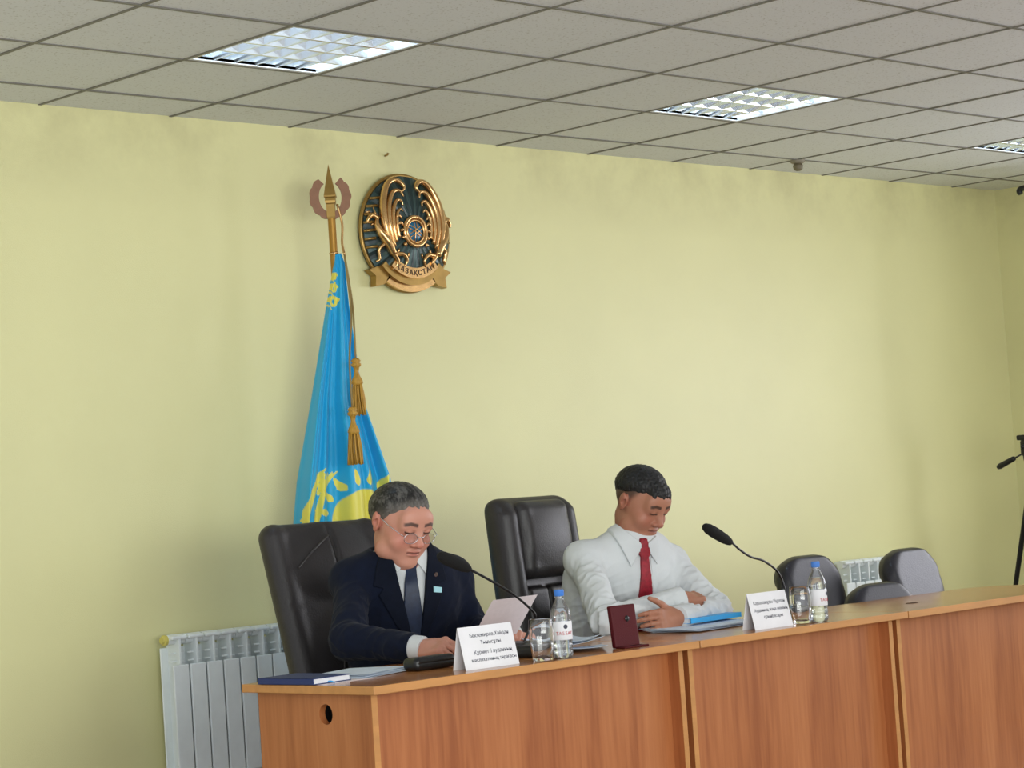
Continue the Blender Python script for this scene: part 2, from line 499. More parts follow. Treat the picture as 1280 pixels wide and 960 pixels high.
def in_poly(u, v, poly):
    """signed distance-like: negative inside a polygon"""
    d = np.full(np.broadcast(u, v).shape, 1e9); s = np.zeros(d.shape, bool); n = len(poly)
    for i in range(n):
        (x0, y0), (x1, y1) = poly[i], poly[(i+1) % n]
        ex, ey = x1-x0, y1-y0; wx, wy = u-x0, v-y0
        t = np.clip((wx*ex + wy*ey)/(ex*ex+ey*ey+1e-12), 0, 1)
        d = np.minimum(d, (wx-ex*t)**2 + (wy-ey*t)**2)
        c = ((y0 > v) != (y1 > v)) & (u < (x1-x0)*(v-y0)/((y1-y0) if y1 != y0 else 1e-9) + x0)
        s ^= c
    return np.where(s, -np.sqrt(d), np.sqrt(d))

#==STRUCTURE==
# ---------------------------------------------------------------- room
XR = 7.03
struct('floor', box(-3, XR + .2, -7.5, .2, -.1, 0), M['floor'])
struct('wall_back', box(-3, XR + .2, 0, .2, 0, H + .15), M['wall'])
# right wall with two window openings
bm = bmesh.new()
WIN = [(-3.35, -1.55), (-5.75, -3.95)]; WZ = (.95, 2.5)
add_box(bm, XR, XR + .25, -7.5, 0, 0, WZ[0])
add_box(bm, XR, XR + .25, -7.5, 0, WZ[1], H + .15)
for a, b in ((-1.55, 0), (-3.95, -3.35), (-7.5, -5.75)): add_box(bm, XR, XR + .25, a, b, WZ[0], WZ[1])
struct('wall_right', bm, M['wall'])
for i, (a, b) in enumerate(WIN):
    bm = bmesh.new()
    for y0, y1, z0, z1 in ((a, a+.06, *WZ), (b-.06, b, *WZ), (a, b, WZ[0], WZ[0]+.06), (a, b, WZ[1]-.06, WZ[1]), ((a+b)/2-.03, (a+b)/2+.03, *WZ)):
        add_box(bm, XR + .08, XR + .14, y0, y1, z0, z1)
    f = struct('window_%d' % (i+1), bm, M['white_metal'])
    obj('window_sill', box(XR - .12, XR + .06, a - .05, b + .05, WZ[0] - .04, WZ[0], .008), M['white_metal'], f)
struct('trim_1', box(-3, XR, -.012, 0, 0, .07), M['wood_v'])

# suspended ceiling of 0.6 m tiles (grid lines at x = 0.6 k, y = 0.2967 - 0.6 j)
LX = [(1, 2), (5, 3), (9, 2)]
LIGHTS = [(.6, -1.503), (3.0, -1.503), (5.4, -1.503)]     # lower-left corners of the lamp bays
bm = bmesh.new(); rnd = random.Random(2)
g = .004
for k in range(-5, 12):
    for j in range(0, 13):
        x0, y1 = .6*k, .2967 - .6*j
        if any(abs(x0-a) < .01 and abs(y1-.6-b) < .01 for a, b in LIGHTS): continue
        ax0, ax1 = x0 + g, min(x0 + .6 - g, XR); ay1 = min(y1 - g, 0); ay0 = y1 - .6 + g
        if ax0 >= XR - .01 or ay0 >= -.01: continue
        dz = rnd.uniform(-.001, .001)
        add_box(bm, ax0, ax1, ay0, ay1, H + dz, H + .015, .0015, 1)
for k in range(-5, 12):
    add_box(bm, .6*k - .0062, .6*k + .0062, -7.3, 0, H - .0042, H + .03, mat=1)
for j in range(0, 13):
    y = .2967 - .6*j
    if y < 0: add_box(bm, -3, XR, y - .0062, y + .0062, H - .0040, H + .031, mat=1)
add_box(bm, -3, XR, -.022, 0, H + .004, H + .03, mat=1)
add_box(bm, -3, XR + .2, -7.5, .2, H + .12, H + .2, mat=1)
struct('ceiling', bm, [M['tile'], M['tgrid']])

def ceiling_lamp():
    r = thing('ceiling_lamp', '', 'ceiling light')
    bm = bmesh.new(); z1 = .09
    for a in ((.006, .594, .006, .022), (.006, .594, .578, .594), (.006, .022, .022, .578), (.578, .594, .022, .578)):
        add_box(bm, *a, -.002, .012)
    obj('frame', bm, M['white_metal'], r)
    bm = bmesh.new()
    add_box(bm, .01, .59, .01, .59, z1, z1 + .01)
    for a in ((.01, .59, .01, .014), (.01, .59, .586, .59), (.01, .014, .014, .586), (.586, .59, .014, .586)): add_box(bm, *a, .012, z1)
    obj('housing', bm, M['lamp_pan'], r)
    for i in range(4):
        y = .022 + .139*(i+.5)
        obj('tube', tube([(.03, y, .066), (.57, y, .066)], .013, n=10), M['tube_lit'], r, True)
    bm = bmesh.new()
    for i in range(5):                               # long V-shaped reflectors between the tubes
        y = .022 + .139*i
        add_prism(bm, [(-.006, 0), (.006, 0), (.022, .05), (-.022, .05)] if 0 < i < 4 else ([(0, 0), (.006, 0), (.022, .05), (0, .05)] if i == 0 else [(-.006, 0), (0, 0), (0, .05), (-.022, .05)]),
                  .556, Matrix.Translation((.022, y, .002)) @ Matrix.Rotation(-math.pi/2, 4, 'Z') @ Matrix.Scale(1, 4))
    for i in range(1, 6):                            # cross blades, wedge shaped
        x = .022 + .556*i/6
        add_prism(bm, [(-.002, .0), (.002, .0), (.011, .045), (-.011, .045)], .556, Matrix.Translation((x, .022, .002)))
    obj('louvre', bm, M['louvre'], r)
    return r
L0 = ceiling_lamp()
for i, ((x, y), lab) in enumerate(zip(LIGHTS, ('lit square louvred ceiling light nearest above the flag pole, largest of the row',
        'lit square louvred ceiling light in the middle of the row, above the second man',
        'lit square louvred ceiling light at the far right edge by the corner'))):
    o = L0 if i == 0 else copy_tree(L0)
    o.location = (x, y, H); tag(o, lab, 'ceiling light', 'square louvred ceiling lights')

t = thing('smoke_detector', 'small brownish sensor on the ceiling close to the back wall', 'sensor', (4.82, -.29, H))
obj('base', lathe([(0, 0), (.036, 0), (.036, -.012), (.028, -.018), (0, -.018)], n=20), mat('sensor_base', '#8d8676', .5), t, True, 40)
obj('sensor_head', lathe([(.018, -.018), (.026, -.03), (.022, -.048), (.012, -.055), (0, -.056)], n=20), mat('sensor_head', '#6f6650', .5), t, True, 40)
n_ = tag(obj('nail', tube([(2.32, -.001, 2.771), (2.32, -.018, 2.773), (2.32, -.022, 2.78)], [.004, .004, .006], n=8), M['gold_dark'], None, True),
         'small nail in the wall above the round emblem', 'nail')

#==OBJECTS==
# ---------------------------------------------------------------- desks
def desk(x0, x1, label, hole=False, left_over=.04, grommet=None):
    r = thing('desk', label, 'desk', (x0, -1.64, 0), 0, 'wooden desks joined in one row')
    W = x1 - x0; D = .61; tz = .735
    tp = bmesh.new()
    if grommet == 'end':                            # last desk: rounded far corner
        pts = [(0, 0), (0, -D), (W, -D)] + [(W - .18 + .18*math.cos(a), -.18 + .18*math.sin(a)) for a in np.linspace(0, math.pi/2, 10)]
        add_prism(tp, [(x, y) for x, y in pts], .025, Matrix(((1, 0, 0, 0), (0, 0, 1, 0), (0, 1, 0, .735), (0, 0, 0, 1))))
        bmesh.ops.recalc_face_normals(tp, faces=tp.faces)
    else: add_box(tp, .002, W - .002, -D, 0, tz, .76, .002, 1)
    for f in tp.faces:
        f.material_index = 0 if abs(f.normal.z) > .8 else 1
    tp.normal_update()
    for f in tp.faces: f.material_index = 0 if abs(f.normal.z) > .8 else 1
    obj('desktop', tp, [M['wood_h'], M['edge']], r)
    xl = left_over; xr = W - .025
    def side(xa):
        b = box(xa, xa + .022, -D + .085 - .01, -.03, .0, tz)
        return b
    def panel(xa, wide):
        bm = bmesh.new(); y0, y1 = -D + .06, -.03
        if hole and wide:                           # end panel with a round cable hole
            n = 32; cy, cz, rr = -.345, .672, .03
            ring = [(cy + rr*math.cos(2*math.pi*k/n), cz + rr*math.sin(2*math.pi*k/n)) for k in range(n)]
            sq = []
            for k in range(n):
                a = 2*math.pi*k/n; c, s = math.cos(a), math.sin(a); m_ = max(abs(c), abs(s)); sq.append((cy + .05*c/m_, cz + .05*s/m_))
            for X in (xa, xa + .022):
                A = [bm.verts.new((X, *p)) for p in ring]; B = [bm.verts.new((X, *p)) for p in sq]
                for k in range(n): bm.faces.new((A[k], A[(k+1) % n], B[(k+1) % n], B[k]))
                if X == xa: A0 = A
                else:
                    for k in range(n): bm.faces.new((A0[k], A0[(k+1) % n], A[(k+1) % n], A[k]))
            for a in ((y0, cy-.05, 0, tz), (cy+.05, y1, 0, tz), (cy-.05, cy+.05, 0, cz-.05), (cy-.05, cy+.05, cz+.05, tz)):
                add_box(bm, xa, xa + .022, *a)
            bmesh.ops.recalc_face_normals(bm, faces=bm.faces)
        else: add_box(bm, xa, xa + .022, y0, y1, 0, tz)
        return bm
    for xa, wide in ((xl, True), (xr - .022, False)):
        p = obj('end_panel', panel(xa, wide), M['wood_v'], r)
        obj('edge_band', box(xa, xa + .022, -D + .058, -D + .0599, 0, tz - .0005), M['edge'], p)
    yf = -D + .06 + (.045 if True else 0)
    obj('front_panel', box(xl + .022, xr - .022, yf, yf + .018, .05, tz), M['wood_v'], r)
    if grommet:
        g0 = obj('cable_grommet', lathe([(0, .001), (.016, .001), (.02, .002), (.023, .0015), (.024, 0), (.0, -.001)], n=24), M['dark_gap'], r, True)
        g0.location = (.42, -.33, .76)
    return r
desk(.12, 1.545, 'left wooden desk with round cable hole in its end panel, first of the row', hole=True)
desk(1.547, 2.717, 'middle wooden desk of the row, in front of the man in the white shirt', left_over=.0)
desk(2.719, 4.14, 'right wooden desk of the row, empty and running out of the picture', left_over=.0, grommet='end')

# ---------------------------------------------------------------- radiators
def radiator(n, x0, label, valve):
    r = thing('radiator', label, 'radiator', (x0, -.04, .28), 0, 'white sectional radiators on the back wall')
    w = .08; Hh = .56
    sec = bmesh.new()
    add_box(sec, .003, .077, -.088, -.078, .01, Hh - .115, .005, 2)       # front plate
    add_box(sec, .035, .045, -.085, -.004, .02, Hh - .02)                   # web
    add_box(sec, .003, .077, -.01, -.002, .01, Hh - .05, .003, 1)           # rear plate
    for zz in (Hh - .075, Hh - .105): add_box(sec, .008, .072, -.066, -.05, zz, zz + .006)
    add_box(sec, .036, .044, -.086, -.06, Hh - .12, Hh - .015)
    P = [(0, -.088), (0, -.035), (-.018, -.006), (-.028, -.006), (-.012, -.088)]
    add_tube(sec, [(.002, -.05, Hh - .02), (.078, -.05, Hh - .02)], .02, n=14)
    add_box(sec, .003, .077, -.088, -.01, Hh - .022, Hh - .004, .008, 2)    # top cap
    add_tube(sec, [(.002, -.05, .03), (.078, -.05, .03)], .02, n=14)
    me = None
    for i in range(n):
        if me is None:
            o = obj('section', sec, M['white_paint'], r, False); me = o.data
        else:
            o = bpy.data.objects.new('section', me); C.objects.link(o); o.parent = r
        o.location = (i*w, 0, 0)
    if valve:
        v = obj('end_plug', lathe([(0, 0), (.012, 0), (.014, .008), (.02, .01), (.02, .022), (0, .022)], n=16), M['yellow'], r, True, 40)
        v.rotation_euler = (0, math.pi/2, 0); v.location = (-.02, -.05, Hh - .02)
        obj('pipe', tube(spline([(-.022, -.05, .03), (-.05, -.05, .02), (-.055, -.05, -.05), (-.055, -.05, -.28)], 6), .011, n=10), M['white_paint'], r, True)
    for xx in (w*1.0, w*(n-1)):
        obj('bracket', box(xx - .008, xx + .008, -.045, .03, Hh - .04, Hh - .03), M['white_paint'], r)
    return r
radiator(8, .965, 'pale sectional radiator behind the left desk and chair', True)
radiator(8, 5.18, 'white sectional radiator on the wall between the two empty chairs', False)

# ---------------------------------------------------------------- emblem
EC = (2.385, -.012, 2.435)
em = thing('wall_emblem', 'round gilt state emblem with winged horses hanging on the yellow wall', 'emblem', EC)
def ep(u, v, o=0.0):          # emblem plane: u right, v up, o outwards from the dome
    rr = min(1, math.hypot(u, v)/.25)
    return (u, -(.02 + .05*(1 - rr**2.2) + o), v)
bm = bmesh.new(); n = 96; rings = []
for rr in (0, .04, .08, .12, .16, .2, .23, .245):
    rings.append([bm.verts.new(ep(rr*math.sin(2*math.pi*k/n), rr*math.cos(2*math.pi*k/n), (.004 if (k//2) % 2 and rr > .05 else 0))) for k in range(n)] if rr else [bm.verts.new(ep(0, 0))])
for A, B in zip(rings, rings[1:]):
    for k in range(n):
        f = [A[k % len(A)], B[k], B[(k+1) % n]] + ([A[(k+1) % n]] if len(A) > 1 else [])
        bm.faces.new(f).material_index = 1 if (k//2) % 2 else 0
edge = [bm.verts.new((.245*math.sin(2*math.pi*k/n), .012, .245*math.cos(2*math.pi*k/n))) for k in range(n)]
for k in range(n): bm.faces.new((rings[-1][k], edge[k], edge[(k+1) % n], rings[-1][(k+1) % n]))
bm.faces.new(edge[::-1])
bmesh.ops.recalc_face_normals(bm, faces=bm.faces)
obj('dome', bm, [M['teal'], M['teal_rib']], em)
obj('rim', tube([(.25*math.sin(a), -.012, .25*math.cos(a)) for a in np.linspace(0, 2*math.pi, 65)], .009, n=8, cap=False), M['gold_dark'], em, True)
bm = bmesh.new()
for rr, th in ((.062, .009), (.048, .005)):
    add_tube(bm, [ep(rr*math.sin(a), rr*math.cos(a), .012) for a in np.linspace(0, 2*math.pi, 41)], th, n=8, cap=False)
obj('centre_ring', bm, M['gold'], em, True)
bm = bmesh.new(); add_lathe(bm, [(0, .016), (.03, .013), (.046, .006), (.046, -.004), (0, -.004)], n=32)
bmesh.ops.transform(bm, matrix=Matrix.Translation(ep(0, 0)) @ Matrix.Rotation(math.pi/2, 4, 'X'), verts=bm.verts)
cd = obj('centre_disc', bm, M['blue_enamel'], em, True)
bm = bmesh.new()
for a in (30, 90, 150):
    c, s = math.cos(math.radians(a)), math.sin(math.radians(a))
    for o in (-.007, .007):
        add_tube(bm, [ep(c*q - s*o, s*q + c*o, .02 - abs(q)*.2) for q in np.linspace(-.042, .042, 7)], .0022, n=6)
obj('cross_bars', bm, M['gold'], cd, True)
for sgn in (-1, 1):
    W = bmesh.new(); S = lambda pts, o: [ep(sgn*u, v, o + .012*math.sin(i/len(pts)*3.1)) for i, (u, v) in enumerate(pts)]
    def stroke(pts, r, o=.012, n=6):
        P = spline([ep(sgn*u, v, o) for u, v in pts], n); add_tube(W, P, r, n=8, flat=.75)
    stroke([(-.135, -.09), (-.165, .02), (-.16, .12), (-.12, .2), (-.07, .222), (-.035, .195), (-.05, .17)], [.012, .02, .02, .018, .016, .011, .004], .022)
    stroke([(-.12, -.07), (-.14, .02), (-.135, .1), (-.1, .165), (-.06, .175), (-.045, .15)], [.012, .017, .017, .014, .01, .004], .016)
    stroke([(-.105, -.05), (-.118, .02), (-.112, .085), (-.085, .13), (-.06, .13), (-.055, .11)], [.01, .014, .014, .011, .008, .003], .012)
    stroke([(-.09, -.03), (-.098, .03), (-.09, .075), (-.07, .095), (-.058, .085)], [.009, .011, .01, .007, .003], .01)
    for q in range(5): stroke([(-.1 + .008*q, .06 - .03*q), (-.083 + .006*q, .065 - .03*q), (-.072 + .004*q, .052 - .03*q)], [.009, .009, .003], .012, 3)
    obj('wing', W, M['gold'], em, True)
    W = bmesh.new()
    stroke([(-.125, -.1), (-.155, -.05), (-.185, -.01), (-.2, .03), (-.19, .06)], [.02, .026, .022, .014, .008], .02)      # chest, neck
    stroke([(-.19, .05), (-.215, .065), (-.235, .045), (-.238, .03)], [.012, .014, .01, .006], .02)                              # head
    stroke([(-.2, .07), (-.205, .1)], [.006, .002], .02)                                                                          # horn
    stroke([(-.13, -.09), (-.1, -.13), (-.12, -.165)], [.016, .012, .007], .015)
    stroke([(-.155, -.05), (-.19, -.08), (-.185, -.12), (-.2, -.13)], [.012, .01, .008, .006], .015)
    stroke([(-.11, -.1), (-.07, -.1), (-.05, -.125), (-.06, -.15)], [.016, .012, .009, .006], .012)
    for q in range(6):
        a = math.radians(100 + q*14); stroke([(-.215*math.sin(a) , .215*math.cos(a) + .12 - .02*q*0), (-.235*math.sin(a), .235*math.cos(a) + .12)], [.006, .006], .006, 2)
    obj('horse', W, M['gold'], em, True)
    W = bmesh.new()
    for q in range(7):                              # stepped gold bars along the edge
        v = .14 - .035*q; x0 = -math.sqrt(max(.0, .245**2 - v*v))
        add_tube(W, [ep(sgn*x0, v, .002), ep(sgn*(x0 + .045), v + .004, .006)], .0065, n=6)
    obj('edge_bars', W, M['gold_dark'], em, True)
    W = bmesh.new(); add_prism(W, [(sgn*-.19, -.15), (sgn*-.235, -.165), (sgn*-.2, -.19), (sgn*-.205, -.235), (sgn*-.155, -.225), (sgn*-.12, -.195), (sgn*-.14, -.15)], -.035)
    obj('ribbon_end', W, M['gold_dark'], em)
def arc_band(r0, r1, a0, a1, y0, y1, cy):
    bm = bmesh.new(); R = []
    for a in np.linspace(a0, a1, 24):
        s, c = math.sin(math.radians(a)), -math.cos(math.radians(a))
        R.append([bm.verts.new((r*s, y, r*c + cy)) for r, y in ((r0, y0), (r1, y0), (r1, y1), (r0, y1))])
    for A, B in zip(R, R[1:]):
        for k in range(4): bm.faces.new((A[k], A[(k+1) % 4], B[(k+1) % 4], B[k]))
    bm.faces.new(R[0]); bm.faces.new(R[-1][::-1]); bmesh.ops.recalc_face_normals(bm, faces=bm.faces)
    return bm
rb = obj('ribbon', arc_band(.155, .2, -42, 42, -.065, -.02, -.0), M['gold'], em)
obj('lower_band', arc_band(.2, .228, -50, 50, -.05, -.012, -.0), M['gold_dark'], em)
obj('bottom_band', arc_band(.228, .255, -34, 34, -.035, -.005, -.0), M['gold'], em)

def text_mesh(s, size, extrude=.0006, align='CENTER'):
    cu = bpy.data.curves.new('lettering', 'FONT'); cu.body = s; cu.size = size; cu.extrude = extrude
    cu.align_x = align; cu.align_y = 'CENTER'; cu.resolution_u = 3
    o = bpy.data.objects.new('lettering', cu); C.objects.link(o)
    dg = bpy.context.evaluated_depsgraph_get(); dg.update()
    me = bpy.data.meshes.new_from_object(o.evaluated_get(dg))
    bpy.data.objects.remove(o); bpy.data.curves.remove(cu)
    return me
def lettering(lines, m, parent, M4, name='lettering', extrude=.0006):
    """lines: (text, size, x, y) laid out in one plane, joined into one mesh"""
    bm = bmesh.new()
    for s, size, x, y, *rot in lines:
        me = text_mesh(s, size, extrude)
        me.transform(Matrix.Translation((x, y, 0)) @ Matrix.Rotation(rot[0] if rot else 0, 4, 'Z'))
        bm.from_mesh(me); bpy.data.meshes.remove(me)
    bmesh.ops.transform(bm, matrix=M4, verts=bm.verts)
    return obj(name, bm, m, parent)
word = 'ҚАЗАҚСТАН'
lt = []
for i, ch in enumerate(word):
    a = math.radians((i - 4) * 8.2); lt.append((ch, .031, .178*math.sin(a), -.178*math.cos(a), a))
lettering(lt, mat('emblem_lettering', '#4a3518', .5), rb, Matrix.Translation((0, -.0655, 0)) @ Matrix.Rotation(math.pi/2, 4, 'X'), extrude=.0015)

# ---------------------------------------------------------------- flag
FX, FY = 1.785, -.25
fl = thing('flag_stand', 'sky blue national flag draped on a gilt pole with spear finial', 'flag', (FX, FY, 0))
obj('base', lathe([(0, 0), (.16, 0), (.16, .02), (.12, .035), (.04, .06), (.03, .12), (0, .12)], n=32), M['pole'], fl, True, 40)
obj('pole', tube([(0, 0, .1), (0, 0, 2.5)], .016, n=14), M['pole'], fl, True, 50)
FR = Matrix.Rotation(math.radians(-36), 4, 'Z')            # the finial faces out into the room
bm = bmesh.new()
add_lathe(bm, [(.02, 2.44), (.024, 2.45), (.024, 2.5), (.028, 2.505), (.03, 2.515), (.028, 2.525), (.034, 2.53), (.034, 2.536), (.0, 2.665)], n=4)
obj('spear_tip', bm, M['gold_dark'], fl)
bm = bmesh.new()
ins = [(.046*math.sin(a)*(1.0), 2.475 + .062*-math.cos(a)*1.0 + .055) for a in np.radians(np.linspace(-150, 150, 31))]
outp = []
for i, a in enumerate(np.radians(np.linspace(-148, 148, 61))):
    k = .079 + .005*abs(math.sin(i*.55))
    outp.append((k*math.sin(a)*1.02, 2.53 - (k + .008)*math.cos(a)))
add_prism(bm, outp + ins[::-1], .012, FR @ Matrix.Translation((0, -.006, 0)))
obj('crescent', bm, M['bronze'], fl)

# cloth: pleated cone hung from just under the finial
zz = np.array([2.30, 2.26, 2.09, 1.71, 1.39, 1.23, 1.0, .62])
wl = np.array([.012, .022, .046, .104, .186, .208, .215, .20])
cx0 = np.array([.012, .015, -.004, -.035, -.032, -.035, -.035, -.035])
NU, NV = 320, 460
uu = np.linspace(-1, 1, NU); vz = np.linspace(2.30, .62, NV)
Wd = np.interp(-vz, -zz, wl); Cx = np.interp(-vz, -zz, cx0)
U, Zg = np.meshgrid(uu, vz); Wg = Wd[:, None]; Cg = Cx[:, None]
ph = U*7.5 + .5*np.sin(U*2.3) + .25*np.sin(Zg*2.2)
fold = .16*np.sin(ph*1.0 + .6) + .09*np.sin(ph*2.1 + 1.1) + .035*np.sin(ph*4.3 + 2)
curv = np.sqrt(np.clip(1.08 - U**2, 0, 2))
X = Cg + Wg*(np.sin(U*math.pi/2*.98)); D = -Wg*(.42*curv*.9 + fold*.95) - .012
ca, sa = math.cos(math.radians(-20)), math.sin(math.radians(-20))
co = np.stack([X*ca - D*sa, X*sa + D*ca, Zg], -1)
co[..., 1] = np.minimum(co[..., 1], .2)
me = bpy.data.meshes.new('cloth')
idx = np.arange(NU*NV).reshape(NV, NU)
Q = np.stack([idx[:-1, :-1], idx[1:, :-1], idx[1:, 1:], idx[:-1, 1:]], -1).reshape(-1, 4)
me.from_pydata(co.reshape(-1, 3).tolist(), [], Q.tolist())
blue = np.array(lin('#10a8de')); yel = np.array(lin('#e6dc5a'))
col = np.tile(blue, (NV, NU, 1)); mask = np.zeros((NV, NU))
px = X; pz = Zg                                              # cloth plane coordinates
sx, sz = .03, 1.215                                          # sun centre
d = np.hypot(px - sx, pz - sz); mask = np.maximum(mask, 1 - sm(d, .128, .133))
for a in np.arange(-95, 96, 21.2):
    s, c = math.sin(math.radians(a)), math.cos(math.radians(a))
    rx, rz = (px-sx)*c - (pz-sz)*s, (px-sx)*s + (pz-sz)*c
    tt = np.clip((rz - .15)/.065, 0, 1); hw = .017*np.sqrt(np.clip(1 - tt, 0, 1))*np.sqrt(np.clip(tt*4, 0, 1))
    mask = np.maximum(mask, ((np.abs(rx) < hw) & (rz > .15) & (rz < .215)).astype(float))
def stroke2(pts, w):
    global mask
    P = np.array([tuple(p)[:2] for p in spline([(a, b, 0) for a, b in pts], 8)])
    ws = np.interp(np.linspace(0, 1, len(P)), np.linspace(0, 1, len(w)), w)
    for (a, b), q in zip(P, ws): mask = np.maximum(mask, (np.hypot(px-a, pz-b) < q).astype(float))
stroke2([(-.175, 1.22), (-.16, 1.27), (-.14, 1.33), (-.125, 1.38)], [.012, .012, .01, .008])
stroke2([(-.225, 1.22), (-.215, 1.28), (-.19, 1.34), (-.155, 1.4)], [.008, .009, .008, .005])
for q in range(9):
    x, z = -.228 + .009*q, 1.235 + .0195*q
    stroke2([(x, z), (x + .010, z + .02), (x + .022 + .002*q, z + .045)], [.006, .008, .003])
for q in range(4):
    stroke2([(-.155 + .010*q, 1.34 + .008*q), (-.14 + .015*q, 1.38 + .006*q), (-.125 + .02*q, 1.415 + .002*q)], [.007, .007, .003])
# horn ornament along the hoist, near the top
for zc, k in ((2.205, .5), (2.155, .7), (2.10, .9)):
    for sgn in (-1, 1):
        a = np.linspace(0, 5.2, 18)
        stroke2([(-.028*k + sgn*.002 + .022*k*math.cos(t+.5)*(1-t/9)*sgn, zc + .026*k*math.sin(t+.5)*(1-t/9)) for t in a], [.006, .006])
band = (pz < 2.22) & (pz > 2.07) & (px < -.006) & (np.abs(np.sin((px*60 + pz*45))) < .22)
mask = np.maximum(mask, band.astype(float))
col = col*(1-mask[..., None]) + yel*mask[..., None]
set_col(me, col.reshape(-1, 3))
cl = obj_from_mesh('cloth', me, M['flag'], fl)
so = cl.modifiers.new('thickness', 'SOLIDIFY'); so.thickness = .002
# cords and tassels
def tassel(cx, cy, ztop, zhang):
    ts = obj('tassel', lathe([(0, 0), (.012, -.002), (.02, -.012), (.014, -.018), (.02, -.024), (.02, -.032), (.012, -.038), (.009, -.055), (.012, -.07),
                              (.022, -.09), (.024, -.1), (.018, -.108)], n=20), M['tassel'], fl, True)
    ts.location = (cx, cy, zhang)
    bm = bmesh.new(); rr = random.Random(int(zhang*1000))
    for k in range(46):
        a = rr.uniform(0, 6.28); q = math.sqrt(rr.uniform(.15, 1))
        p0 = (.019*q*math.cos(a), .019*q*math.sin(a), -.1)
        p1 = (.027*q*math.cos(a) + rr.uniform(-.004, .004), .027*q*math.sin(a) + rr.uniform(-.004, .004), -.16)
        p2 = (.031*q*math.cos(a) + rr.uniform(-.004, .004), .031*q*math.sin(a), -.222 + rr.uniform(-.008, .004))
        add_tube(bm, spline([p0, p1, p2], 3), .0032, n=5)
    obj('fringe', bm, M['tassel'], ts, True)
    obj('cord', tube(spline([(.018, -.045, 2.29), (cx*.35 + .012, cy*.5 - .025, ztop), (cx, cy - .003, (ztop + zhang)/2), (cx, cy, zhang)], 8), .004, n=8), M['cord'], fl, True)
tassel(-.045, -.145, 2.1, 1.865)
tassel(-.105, -.175, 2.05, 1.67)
bm = bmesh.new(); add_tube(bm, spline([(.017, -.02, 2.5), (.03, -.028, 2.42), (.022, -.03, 2.34), (.018, -.045, 2.29)], 6), .005, n=8)
add_tube(bm, [(.02, .0, 2.3), (.0, -.024, 2.302), (-.02, 0, 2.3), (0, .02, 2.298), (.02, 0, 2.3)], .005, n=6)
obj('cord', bm, M['gold'], fl, True)

# ---------------------------------------------------------------- executive chairs
def office_base(r, m):
    obj('gas_column', lathe([(0, .1), (.03, .1), (.03, .26), (.022, .26), (.022, .42), (0, .42)], n=20), M['black_plastic'], r, True, 40)
    bm = bmesh.new(); add_lathe(bm, [(0, .075), (.05, .075), (.05, .13), (0, .135)], n=20)
    for k in range(5):
        a = 2*math.pi*k/5 + .3
        add_tube(bm, [(0, 0, .105), (.17*math.cos(a), .17*math.sin(a), .1), (.31*math.cos(a), .31*math.sin(a), .075)], [.028, .024, .016], n=8)
    obj('star_base', bm, M['black_plastic'], r, True, 50)
    for k in range(5):
        a = 2*math.pi*k/5 + .3
        w = obj('castor', tube([(-.022, 0, 0), (.022, 0, 0)], .029, n=16), M['black_plastic'], r, True, 40)
        w.location = (.305*math.cos(a), .305*math.sin(a), .029); w.rotation_euler = (0, 0, a)
